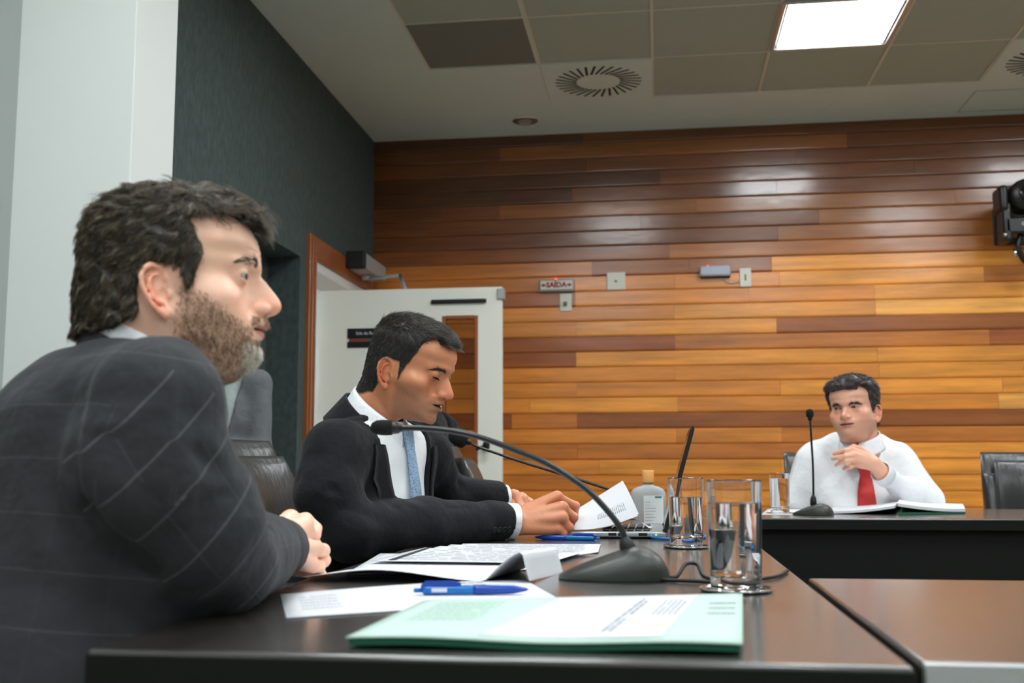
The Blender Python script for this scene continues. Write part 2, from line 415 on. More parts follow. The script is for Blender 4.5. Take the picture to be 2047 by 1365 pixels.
# round-slotted air diffusers
slot_me = None
for k, (i, j) in enumerate(sorted(diffs)):
    cx, cy = TX0+TP*(i+.5), TY1-TP*(j+.5)
    D_ = empty('air_diffuser', (cx, cy, CZ), cat='vent', label=['white square air diffuser with a ring of black slots, left of the light panel', 'white air diffuser with black slots, cut off by the right picture edge'][k])
    MB().box((cx-.325, cy-.325, CZ-.004), (cx+.325, cy+.325, CZ+.02), .003, 1).build('faceplate', M['ceil'], D_)
    for q in range(30):
        a = 2*math.pi*q/30
        if slot_me is None:
            o = MB().box((-.068, -.0075, -.003), (.068, .0075, .003), .002, 1).build('slot', M['slot'], None); slot_me = o.data
            bpy.data.objects.remove(o)
        o = bpy.data.objects.new('slot', slot_me); col.objects.link(o); o.parent = D_
        o.location = (.195*math.cos(a), .195*math.sin(a), -.0035); o.rotation_euler = (0, 0, a+.32)
# recessed spot lamp
p = atz(1050, 242, CZ); S_ = empty('downlight', p, label='small round chrome recessed spotlight in the plaster ceiling, unlit', cat='downlight')
MB().lathe([(.05, .006), (.05, -.004), (.058, -.007), (.085, -.004), (.088, 0), (.088, .004)], p, 36).build('trim_ring', M['steel'], S_)
MB().lathe([(.0, .0), (.03, -.001), (.05, -.0035)], p, 24).build('bulb', M['silver'], S_)

# ------------------------------------------------------------------ door
m = MB(); fx = WX+.025
m.box((WX-.02, DY0-.11, 0), (fx, DY0, DZ+.13), .006); m.box((WX-.02, DY1, 0), (fx, DY1+.11, DZ+.13), .006); m.box((WX-.02, DY0+.0005, DZ), (fx-.001, DY1-.0005, DZ+.13), .006)
m.box((WX-.2, DY0-.0, 0), (WX-.02, DY0+.02, DZ)); m.box((WX-.2, DY1-.02, 0), (WX-.02, DY1, DZ))
m.box((fx-.002, DY0-.085, 0), (fx+.008, DY0-.06, DZ+.1), .003); m.box((fx-.002, DY0-.03, 0), (fx+.008, DY0-.012, DZ+.02), .003)
dr = empty('door', (WX, DY0, 0)); dr.name = 'door_1'; struct(dr)
m.build('door_frame', M['frame'], dr)
m = MB(); m.box((WX-.2, DY0+.02, DZ-.06), (WX-.0, DY1-.02, DZ-.001)); m.box((WX-.16, DY0+.02, 0), (WX-.03, DY0+.045, DZ-.06)); m.build('door_lining', M['whitewall'], dr)
LY = 6.17
pl, pr_ = at(636, 580, LY), at(1003, 573, LY)
lx0, lx1, lz = -1.985, pr_[0], pr_[2]
wx0, wx1 = at(884, 700, LY)[0], at(955, 700, LY)[0]; wz1, wz0 = at(920, 631, LY)[2], .62
m = MB()
m.box((lx0, LY, .01), (wx0, LY+.04, lz), 0); m.box((wx1, LY, .01), (lx1, LY+.04, lz), 0); m.box((wx0, LY, wz1), (wx1, LY+.04, lz)); m.box((wx0, LY, .01), (wx1, LY+.04, wz0))
leaf = m.build('door_leaf', M['doorp'], dr)
m = MB(); t_ = .018
m.box((wx0-.002, LY-.004, wz0), (wx0+t_, LY+.044, wz1), .002); m.box((wx1-t_, LY-.004, wz0), (wx1+.002, LY+.044, wz1), .002)
m.box((wx0+t_, LY-.004, wz1-t_), (wx1-t_, LY+.044, wz1+.002), .002); m.box((wx0+t_, LY-.004, wz0-.002), (wx1-t_, LY+.044, wz0+t_), .002)
m.build('window_trim', M['frame'], dr)
MB().box((wx0+.01, LY+.016, wz0+.01), (wx1-.01, LY+.022, wz1-.01)).build('window_pane', M['pane'], dr)
a, b_ = at(862, 608, LY), at(973, 595, LY)
MB().box((a[0], LY-.02, a[2]), (b_[0], LY, b_[2]-.006), .008, 3).build('door_grip', M['blackm'], dr)
a, b_ = at(994, 577, LY), at(1004, 598, LY)
MB().box((a[0], LY-.012, b_[2]), (b_[0]+.012, LY+.05, a[2]), .003).build('door_corner_stop', M['silver'], dr)
# lever handle
h = at(975, 889, LY); m = MB(); m.lathe([(0, -.012), (.02, -.012), (.022, -.008), (.022, 0)], (0, 0, 0), 20, Matrix.Translation(Vector((h[0]-.01, LY-.001, h[2]-.012))) @ Matrix.Rotation(-math.pi/2, 4, 'X'))
m.tube([(h[0]-.01, LY-.01, h[2]-.012), (h[0]-.01, LY-.05, h[2]-.006), (h[0]+.004, LY-.06, h[2]), ], .008); m.tube([(h[0]+.004, LY-.06, h[2]), (h[0]-.06, LY-.06, h[2]-.03)], .008)
m.lathe([(0, -.022), (.015, -.018), (.021, 0), (.015, .018), (0, .022)], (h[0]+.002, LY-.06, h[2]+.002), 18)
m.build('door_handle', M['blackm'], dr)
# sign and sticker on the leaf
a, b_ = at(695, 657, LY), at(768, 694, LY)
sg = empty('door_sign', (a[0], LY, b_[2]), label='black room name sign with red and green stripe on the white door', cat='sign')
zt, zb = a[2], b_[2]; hh = zt-zb
MB().box((a[0], LY-.006, zb+hh*.48), (a[0]+.26, LY, zt), .001, 1).build('name_plate', M['black'], sg)
MB().box((a[0], LY-.006, zb), (a[0]+.26, LY, zb+hh*.3), .001, 1).build('lower_plate', M['black'], sg)
MB().box((a[0]+.01, LY-.004, zb+hh*.3), (a[0]+.12, LY, zb+hh*.48)).build('red_stripe', mat('sign_red', (130, 62, 60), .5), sg)
MB().box((a[0]+.12, LY-.004, zb+hh*.3), (a[0]+.25, LY, zb+hh*.48)).build('green_stripe', mat('sign_green', (66, 88, 76), .5), sg)
def text(body, size, loc, name, mt, parent, rot=(math.pi/2, 0, 0), ext=.0006, sx=1, bold=0):
    cu = bpy.data.curves.new(name, 'FONT'); cu.body = body; cu.size = size; cu.extrude = ext; cu.align_x = 'CENTER'; cu.align_y = 'CENTER'; cu.offset = bold
    cu.resolution_u = 2
    o = bpy.data.objects.new(name, cu); col.objects.link(o); bpy.context.view_layer.update()
    me = bpy.data.meshes.new_from_object(o); bpy.data.objects.remove(o)
    me.name = name; q = link_mesh(name, me, mt, parent); q.location = Vector([float(v) for v in loc])-Vector(root_loc(parent)) if parent else loc
    q.rotation_euler = rot; q.scale = (sx, 1, 1); return q
text('Sala de Reunião', .026, (a[0]+.135, LY-.0068, zb+hh*.74), 'lettering', M['paper'], sg)
a = at(722, 784, LY)
st = empty('sticker', (a[0], LY, a[2]-.1), label='yellow-edged paper notice taped to the white door', cat='sticker')
m = MB()
x0, z1 = a[0], a[2]
for q in [((x0, z1-.008), (x0+.11, z1)), ((x0, z1-.15), (x0+.11, z1-.142)), ((x0, z1-.142), (x0+.008, z1-.008)), ((x0+.102, z1-.142), (x0+.11, z1-.008))]:
    m.box((q[0][0], LY-.0015, q[0][1]), (q[1][0], LY, q[1][1]))
m.build('yellow_border', M['yellow'], st); MB().box((x0+.008, LY-.001, z1-.142), (x0+.102, LY, z1-.008)).build('notice_paper', M['paper'], st)
# door operator over the frame
q0 = atx(678, 501, WX+.14); oc = empty('door_closer', (WX, 6.9, 2.15), label='silver box door closer with black end cap above the open door', cat='door closer')
ox0, ox1, oy0, oy1 = WX+.026, WX+.145, at(720, 520, 6.7)[1]-.12, 7.18
oy0 = 6.62; oz1 = at(700, 502, oy0)[2]; oz0 = at(700, 535, oy0)[2]
MB().box((ox0, oy0+.05, oz0), (ox1, oy1, oz1), .012, 3).build('housing', M['silver'], oc)
MB().box((ox0, oy0, oz0-.003), (ox1+.003, oy0+.05, oz1+.003), .01, 3).build('end_cap', M['blackm'], oc)
m = MB(); m.lathe([(0, -.03), (.03, -.03), (.034, 0), (0, 0)], (ox0+.06, 6.9, oz0), 20)
m.tube([(ox0+.06, 6.9, oz0-.022), (WX+.35, 6.75, oz0-.035)], .012, 8)
m.tube([(WX+.35, 6.75, oz0-.035), (lx0+.5, LY+.06, lz+.012)], .012, 8); m.box((lx0+.44, LY+.02, lz-.02), (lx0+.56, LY+.075, lz+.002), .003); m.build('arm', M['silver'], oc)

# ------------------------------------------------------------------ things on the wood wall
def wall_box(name, p0, p1, depth, mt, label, cat, bev=.004, part='plate', gap=0):
    a, b_ = at(*p0, WY-.005), at(*p1, WY-.005)
    r = empty(name, ((a[0]+b_[0])/2, WY, b_[2]), label=label, cat=cat)
    MB().box((a[0], WY-depth, b_[2]), (b_[0], WY-.0005, a[2]), bev, 2).build(part, mt, r)
    return r, a, b_
r, a, b_ = wall_box('exit_sign', (1079, 561), (1148, 583), .05, M['silver'], 'small grey illuminated exit sign with red lettering on the wood wall', 'sign', .01, 'housing')
MB().box((a[0]+.01, WY-.053, b_[2]+.012), (b_[0]-.01, WY-.05, a[2]-.01), .001, 1).build('sign_face', M['white_plastic'], r)
text('SAÍDA', .05, ((a[0]+b_[0])/2, WY-.0545, (a[2]+b_[2])/2), 'lettering', M['red'], r, bold=.002)
zc = (a[2]+b_[2])/2; xc = (a[0]+b_[0])/2
for s in (-1, 1):
    m = MB(); m.prism([(xc+s*.108, zc), (xc+s*.085, zc+.014), (xc+s*.085, zc+.005), (xc+s*.072, zc+.005), (xc+s*.072, zc-.005), (xc+s*.085, zc-.005), (xc+s*.085, zc-.014)], WY-.0545, WY-.0525, 'y'); m.build('arrow', M['red'], r)
MB().box((xc-.01, WY-.04, a[2]), (xc, WY-.03, a[2]+.008)).build('indicator', M['led'], r)
def socket(p0, p1, label, hole):
    r, a, b_ = wall_box('socket_plate', p0, p1, .012, M['white_plastic'], label, 'socket', .004)
    xc, zc = (a[0]+b_[0])/2, (a[2]+b_[2])/2
    if hole == 'plug':
        MB().box((xc-.014, WY-.034, zc-.026), (xc+.01, WY-.012, zc+.004), .005).build('plug', mat('grey_plug', (110, 108, 90), .6), r)
    elif hole == 'slit': MB().box((xc-.006, WY-.0135, zc-.022), (xc+.006, WY-.012, zc+.02), .002, 1).build('switch', mat('brass_switch', (140, 125, 70), .4), r)
    else:
        m = MB(); m.lathe([(0, 0), (.008, 0), (.009, .002), (.009, .004)], (0, 0, 0), 16, Matrix.Translation((xc, WY-.016, zc)) @ Matrix.Rotation(-math.pi/2, 4, 'X')); m.build('screw_cap', mat('dull_brass', (140, 135, 95), .4), r)
    return r
socket((1119, 587), (1143, 622), 'white upright socket plate with a plug directly below the exit sign', 'plug')
socket((1213, 545), (1250, 579), 'square white blanking plate between the exit sign and the emergency light', 'cap')
socket((1478, 536), (1502, 573), 'white upright switch plate right of the emergency light', 'slit')
r, a, b_ = wall_box('emergency_light', (1398, 534), (1460, 553), .06, mat('blue_grey_lens', (176, 182, 196), .25), 'small blue-grey emergency light box on the wood wall', 'light', .012, 'lens')
MB().box((a[0]+.005, WY-.03, b_[2]-.006), (b_[0]-.003, WY-.001, b_[2]+.004), .002).build('base_tray', M['black'], r)
MB().box((a[0]+.05, WY-.03, a[2]), (a[0]+.06, WY-.02, a[2]+.007)).build('indicator', M['led'], r)
c = MB().tube(smooth_curve([at(1447, 553, WY-.012), at(1452, 563, WY-.01), at(1465, 566, WY-.01), at(1479, 562, WY-.012)]), .0035, 6).build('emergency_light_cable', M['silver'], None)
put(c, 'thin pale cable from the emergency light to the switch plate', 'cable'); c.name = 'cable'
# black pan-tilt camera on a bracket at the right
pc = at(2035, 430, WY-.35)
K = empty('wall_camera', (pc[0], WY, pc[2]-.2), label='black pan and tilt camera on a bracket, high on the right of the wood wall', cat='camera')
y0 = WY-.42
m = MB(); m.box((pc[0]-.05, WY-.02, pc[2]-.12), (pc[0]+.15, WY-.001, pc[2]+.12), .006); m.tube([(pc[0]+.05, WY-.02, pc[2]-.02), (pc[0]+.05, y0+.1, pc[2]-.02)], .025); m.build('wall_bracket', M['black'], K)
m = MB(); m.box((pc[0]-.115, y0+.02, pc[2]+.02), (pc[0]-.06, y0+.2, pc[2]+.19), .025, 3); m.box((pc[0]-.1, y0+.03, pc[2]-.17), (pc[0]-.045, y0+.19, pc[2]+.08), .02, 3)
m.box((pc[0]+.15, y0+.02, pc[2]-.17), (pc[0]+.2, y0+.2, pc[2]+.19), .02, 3); m.box((pc[0]-.09, y0+.03, pc[2]-.12), (pc[0]+.19, y0+.2, pc[2]-.02), .012, 2); m.build('yoke', M['black'], K)
m = MB(); m.lathe([(0, -.1), (.06, -.1), (.095, -.08), (.105, -.04), (.105, .06), (.085, .1), (0, .11)], (0, 0, 0), 32, Matrix.Translation((pc[0]+.05, y0+.1, pc[2]+.12)) @ Matrix.Rotation(math.pi/2, 4, 'X')); m.build('camera_head', M['black'], K)
m = MB(); m.lathe([(0, -.015), (.05, -.015), (.062, 0), (.062, .02)], (0, 0, 0), 32, Matrix.Translation((pc[0]+.05, y0, pc[2]+.12)) @ Matrix.Rotation(-math.pi/2, 4, 'X')); m.build('lens', M['screen'], K)
text('oo', .045, (pc[0]+.03, y0+.0285, pc[2]-.06), 'lettering', M['paper'], K)
MB().box((pc[0]+.075, y0+.0285, pc[2]-.075), (pc[0]+.1, y0+.03, pc[2]-.045)).build('label_patch', M['paper'], K)
MB().tube([(pc[0]-.02, y0+.1, pc[2]-.26), (pc[0]-.02, y0+.1, pc[2]-.21)], .011).build('screw', M['steel'], K)
MB().tube([(pc[0]-.095, y0+.04, pc[2]-.13), (pc[0]-.095, y0+.02, pc[2]-.13)], .012).build('screw', M['steel'], K)
MB().tube(smooth_curve([(pc[0]+.02, y0+.1, pc[2]-.12), (pc[0]+.0, y0+.1, pc[2]-.2), (pc[0]+.05, y0+.12, pc[2]-.29), (pc[0]+.14, y0+.15, pc[2]-.27), (pc[0]+.18, y0+.3, pc[2]-.1)]), .018).build('cable_loop', M['black'], K)

# ------------------------------------------------------------------ tables
TZ = .75
def table(name, x0, y0, x1, y1, label, panel, edge=None):
    r = empty(name, ((x0+x1)/2, (y0+y1)/2, 0), label=label, cat='table')
    MB().box((x0, y0, TZ-.035), (x1, y1, TZ), .004, 3).build('tabletop', M['wenge'], r)
    MB().box((x0-.0008, y0-.0008, TZ-.036), (x1+.0008, y0+.01, TZ-.0045), .001, 1).build('edge_band', M['fascia'], r)
    for q0, q1 in panel: MB().box(q0, q1, .003).build('side_panel', M['fascia'], r)
    if edge: MB().box(*edge, .002).build('edge_strip', M['alu'], r)
    return r
table('conference_table', -.508, .93, .200, 3.555, 'dark wood meeting table section where the two suited men sit', [((-.49, .945, 0), (.185, .97, TZ-.036)), ((.15, .98, 0), (.18, 3.54, TZ-.036)), ((-.49, .9302, TZ-.19), (.19, .944, TZ-.0365))])
table('conference_table', .2105, .955, 3.3, 1.645, 'dark wood meeting table section at lower right with a pale metal edge strip', [((.215, 1.60, 0), (3.28, 1.625, TZ-.036)), ((.215, .975, 0), (.24, 1.59, TZ-.036)), ((3.2, .975, 0), (3.225, 1.59, TZ-.036))], ((.2110, .946, TZ-.02), (3.3, .9545, TZ+.0005)))
table('conference_table', -.508, 3.575, 3.3, 4.42, 'dark wood meeting table section where the man in the white shirt sits', [((-.5, 3.60, 0), (3.28, 3.625, TZ-.036)), ((-.49, 3.63, 0), (-.465, 4.3, TZ-.036)), ((3.2, 3.63, 0), (3.225, 4.3, TZ-.036))])

# ------------------------------------------------------------------ chairs
def pillow(w, h, t, fn, nu=28, nv=26, e=3.2, mb=None):
    """closed padded slab: local u across, v up, n thickness, mapped by fn(u,v,n) -> xyz"""
    V = []; F = []
    def th(u, v): return (max(0, 1-abs(u)**e)*max(0, 1-abs(v)**e))**.38
    for side in (1, -1):
        for j in range(nv+1):
            for i in range(nu+1):
                u = math.sin((i/nu*2-1)*math.pi/2)*.5+(i/nu*2-1)*.5; v = math.sin((j/nv*2-1)*math.pi/2)*.5+(j/nv*2-1)*.5
                V.append(fn(u*w/2*(1-.03*v*v*v*v), v*h/2, side*t/2*th(u, v), u, v, side))
    n = (nu+1)*(nv+1)
    for s in (0, 1):
        for j in range(nv):
            for i in range(nu):
                a = s*n+j*(nu+1)+i; f = (a, a+1, a+nu+2, a+nu+1); F.append(f if s == 0 else f[::-1])
    for i in range(nu): F.append((n+i, n+i+1, i+1, i)); b0 = nv*(nu+1); F.append((b0+i, b0+i+1, n+b0+i+1, n+b0+i))
    for j in range(nv): a = j*(nu+1); F.append((a, a+nu+1, n+a+nu+1, n+a)); a += nu; F.append((n+a, n+a+nu+1, a+nu+1, a))
    return V, F
def make_chair(top=.98, lean=.13):
    r = empty('office_chair')                      # faces +X
    hb = top-.44
    def back(off, sc_=1):
        def fn(u, v, n, uu, vv, s):
            z = .44+hb/2+v; curve = .05*(uu**2)
            return (-.24+curve*1.0-lean*(v+hb/2)/hb*1.0+n*1.0+off+.012*math.sin(vv*3), u, z)
        return fn
    V, F = pillow(.50, hb, .085, back(-.045)); np_mesh('back_shell', V, [f for f in F], M['leather'], r, local=True)
    V, F = pillow(.40, hb-.08, .085, back(.0)); np_mesh('backrest', V, F, M['leather'], r, local=True)
    for s in (-1, 1):
        V, F = pillow(.07, hb-.14, .11, (lambda s: (lambda u, v, n, uu, vv, q: (-.225-lean*(v+hb/2)/hb+n, s*.215+u, .42+hb/2+v)))(s), 10, 20, 2.4); np_mesh('side_bolster', V, F, M['leather'], r, local=True)
    V, F = pillow(.50, .50, .12, lambda u, v, n, uu, vv, s: (v+.02, u, .43+n-.01*vv)); np_mesh('seat', V, F, M['leather'], r, local=True)
    for s in (-1, 1):
        MB().tube(smooth_curve([(-.2, s*.27, .42), (-.26, s*.28, .52), (-.24, s*.285, .63), (-.1, s*.285, .665), (.1, s*.285, .66), (.17, s*.285, .6), (.14, s*.28, .48), (.05, s*.27, .4)]), .019, 10).build('armrest', M['black'], r, local=True)
    MB().tube([(0, 0, .1), (0, 0, .38)], .028, 14).build('gas_column', M['steel'], r, local=True)
    m = MB()
    for k in range(5):
        a = 2*math.pi*k/5+.3; m.tube([(.03*math.cos(a), .03*math.sin(a), .12), (.3*math.cos(a), .3*math.sin(a), .075)], [.026, .016], 8)
    m.build('base_star', M['steel'], r, local=True)
    for k in range(5):
        a = 2*math.pi*k/5+.3
        MB().lathe([(0, -.02), (.024, -.02), (.028, 0), (.024, .02), (0, .02)], (0, 0, 0), 16, Matrix.Translation((.3*math.cos(a), .3*math.sin(a), .03)) @ Matrix.Rotation(a, 4, 'Z') @ Matrix.Rotation(math.pi/2, 4, 'X')).build('caster', M['blackm'], r, local=True)
    return r
chair0 = make_chair()
CH = [(-.62, 2.42, .0, 'black leather office chair under the man in the dark suit with the blue tie'),
      (-.262, 3.25, .10, 'empty black leather office chair beyond the man with the blue tie, turned side-on'),
      (1.69, 4.95, -math.pi/2-.1, 'empty black leather office chair at the right edge behind the far table'),
      (.88, 4.88, -math.pi/2+.2, 'black leather office chair under the man in the white shirt'),
      (-.95, 1.16, .45, 'black leather office chair under the bearded man in front')]
for k, (x, y, rz, lb) in enumerate(CH):
    o = chair0 if k == 0 else copy_tree(chair0)
    o.location = (x, y, 0); o.rotation_euler = (0, 0, rz); put(o, lb, 'chair', 'black leather office chairs around the tables')
# ------------------------------------------------------------------ people: implicit surfaces meshed on a grid
def nets(f, lo, hi, h, cb=4, slack=2.2):
    lo = np.array(lo, float); hi = np.array(hi, float)
    nc = np.ceil((hi-lo)/(cb*h)).astype(int)+1
    ax = [lo[a]+h*cb*(np.arange(nc[a])+.5)-h*.5 for a in range(3)]
    G = np.stack(np.meshgrid(*ax, indexing='ij'), -1).reshape(-1, 3).astype(np.float32)
    dc = f(G); act = np.abs(dc) < (cb*h*.87*slack+h)
    vals = np.repeat(np.repeat(np.repeat(np.sign(dc).reshape(nc), cb, 0), cb, 1), cb, 2).astype(np.float32)
    ai = np.argwhere(act.reshape(nc))
    off = np.stack(np.meshgrid(*[np.arange(cb)]*3, indexing='ij'), -1).reshape(-1, 3)
    idx = (ai[:, None, :]*cb+off[None]).reshape(-1, 3)
    P = (lo+idx*h).astype(np.float32)
    out = np.empty(len(P), np.float32)
    for k in range(0, len(P), 400000): out[k:k+400000] = f(P[k:k+400000])
    vals[idx[:, 0], idx[:, 1], idx[:, 2]] = out
    s = vals < 0; S = s.astype(np.int8)
    c = S[:-1]+S[1:]; c = c[:, :-1]+c[:, 1:]; c = c[:, :, :-1]+c[:, :, 1:]
    cells = np.argwhere((c > 0) & (c < 8)); ids = -np.ones(c.shape, np.int32); ids[cells[:, 0], cells[:, 1], cells[:, 2]] = np.arange(len(cells))
    cor = [(a, b, d) for a in (0, 1) for b in (0, 1) for d in (0, 1)]
    cv = {q: vals[cells[:, 0]+q[0], cells[:, 1]+q[1], cells[:, 2]+q[2]] for q in cor}
    acc = np.zeros((len(cells), 3)); cnt = np.zeros(len(cells))
    for q in cor:
        for a in range(3):
            if q[a] == 0:
                r = list(q); r[a] = 1; r = tuple(r); va, vb = cv[q], cv[r]; m = (va < 0) != (vb < 0)
                t = np.where(m, va/(va-vb+1e-12), 0); p = np.tile(np.array(q, float), (len(cells), 1)); p[:, a] += t
                acc += p*m[:, None]; cnt += m
    V = lo+(cells+acc/cnt[:, None])*h
    Fs = []
    for a in range(3):
        sl0 = [slice(None)]*3; sl1 = [slice(None)]*3; sl0[a] = slice(0, -1); sl1[a] = slice(1, None)
        e = np.argwhere(s[tuple(sl0)] != s[tuple(sl1)]); b, d = (a+1) % 3, (a+2) % 3
        e = e[(e[:, b] > 0) & (e[:, d] > 0) & (e[:, b] < c.shape[b]) & (e[:, d] < c.shape[d])]
        def cid(db, dd):
            q = e.copy(); q[:, b] -= db; q[:, d] -= dd; return ids[q[:, 0], q[:, 1], q[:, 2]]
        Q = np.stack([cid(1, 1), cid(0, 1), cid(0, 0), cid(1, 0)], 1)
        ins = s[e[:, 0], e[:, 1], e[:, 2]]; Q[~ins] = Q[~ins][:, ::-1]
        Fs.append(Q[(Q >= 0).all(1)])
    return V, np.concatenate(Fs)

f32 = np.float32
def nrm(v): return np.sqrt((v*v).sum(-1))
def smin(a, b, k): h = np.clip(.5+.5*(b-a)/k, 0, 1); return b+(a-b)*h-k*h*(1-h)
def smax(a, b, k): return -smin(-a, -b, k)
def cap(P, a, b, ra, rb):
    a = np.array(a, f32); b = np.array(b, f32); ab = b-a; pa = P-a
    h = np.clip(pa@ab/max(1e-9, float(ab@ab)), 0, 1); return nrm(pa-h[:, None]*ab)-(ra+(rb-ra)*h)
def ell(P, c, r, R=None):
    q = P-np.array(c, f32)
    if R is not None: q = q@np.array(R, f32)
    r = np.array(r, f32); k0 = nrm(q/r); k1 = nrm(q/(r*r))+1e-9; return k0*(k0-1)/k1
def rbox(P, c, r, rad, R=None):
    q = P-np.array(c, f32)
    if R is not None: q = q@np.array(R, f32)
    q = np.abs(q)-(np.array(r, f32)-rad); return nrm(np.maximum(q, 0))+np.minimum(q.max(1), 0)-rad
def chain(P, pts, rad, k=0):
    d = None
    for i in range(len(pts)-1):
        e = cap(P, pts[i], pts[i+1], rad[i], rad[i+1]); d = e if d is None else (smin(d, e, k) if k else np.minimum(d, e))
    return d
_rg = np.random.RandomState(5)
_dirs = _rg.normal(size=(24, 3)); _dirs /= np.linalg.norm(_dirs, axis=1)[:, None]; _ph = _rg.uniform(0, 6.28, (24,))
def gn(P, freq, n=8, o=0):
    s = 0
    for i in range(n): s = s+np.sin(P@(_dirs[(i+o) % 24].astype(f32)*f32(freq*(.7+.6*((i*7) % 5)/5)))+_ph[(i+o) % 24]+2*np.sin(P@(_dirs[(i+o+5) % 24].astype(f32)*f32(freq*.6))+i))
    return s/n
def sst(a, b, x): t = np.clip((x-a)/(b-a), 0, 1); return t*t*(3-2*t)
def table(zs, vs, sig):
    g = np.arange(-.2, .2, .0005); o = np.argsort(zs); v = np.interp(g, np.array(zs)[o], np.array(vs)[o])
    if sig: k = np.exp(-.5*(np.arange(-40, 41)*.0005/sig)**2); k /= k.sum(); v = np.convolve(np.pad(v, 40, mode='edge'), k, 'valid')
    return lambda z: np.interp(z, g, v).astype(f32)
def rotm(yaw, pitch, roll):
    cy, sy = math.cos(yaw), math.sin(yaw); cp, sp = math.cos(pitch), math.sin(pitch); cr, sr = math.cos(roll), math.sin(roll)
    Rz = np.array([[cy, -sy, 0], [sy, cy, 0], [0, 0, 1]]); Ry = np.array([[cp, 0, sp], [0, 1, 0], [-sp, 0, cp]]); Rx = np.array([[1, 0, 0], [0, cr, -sr], [0, sr, cr]])
    return Rz@Ry@Rx

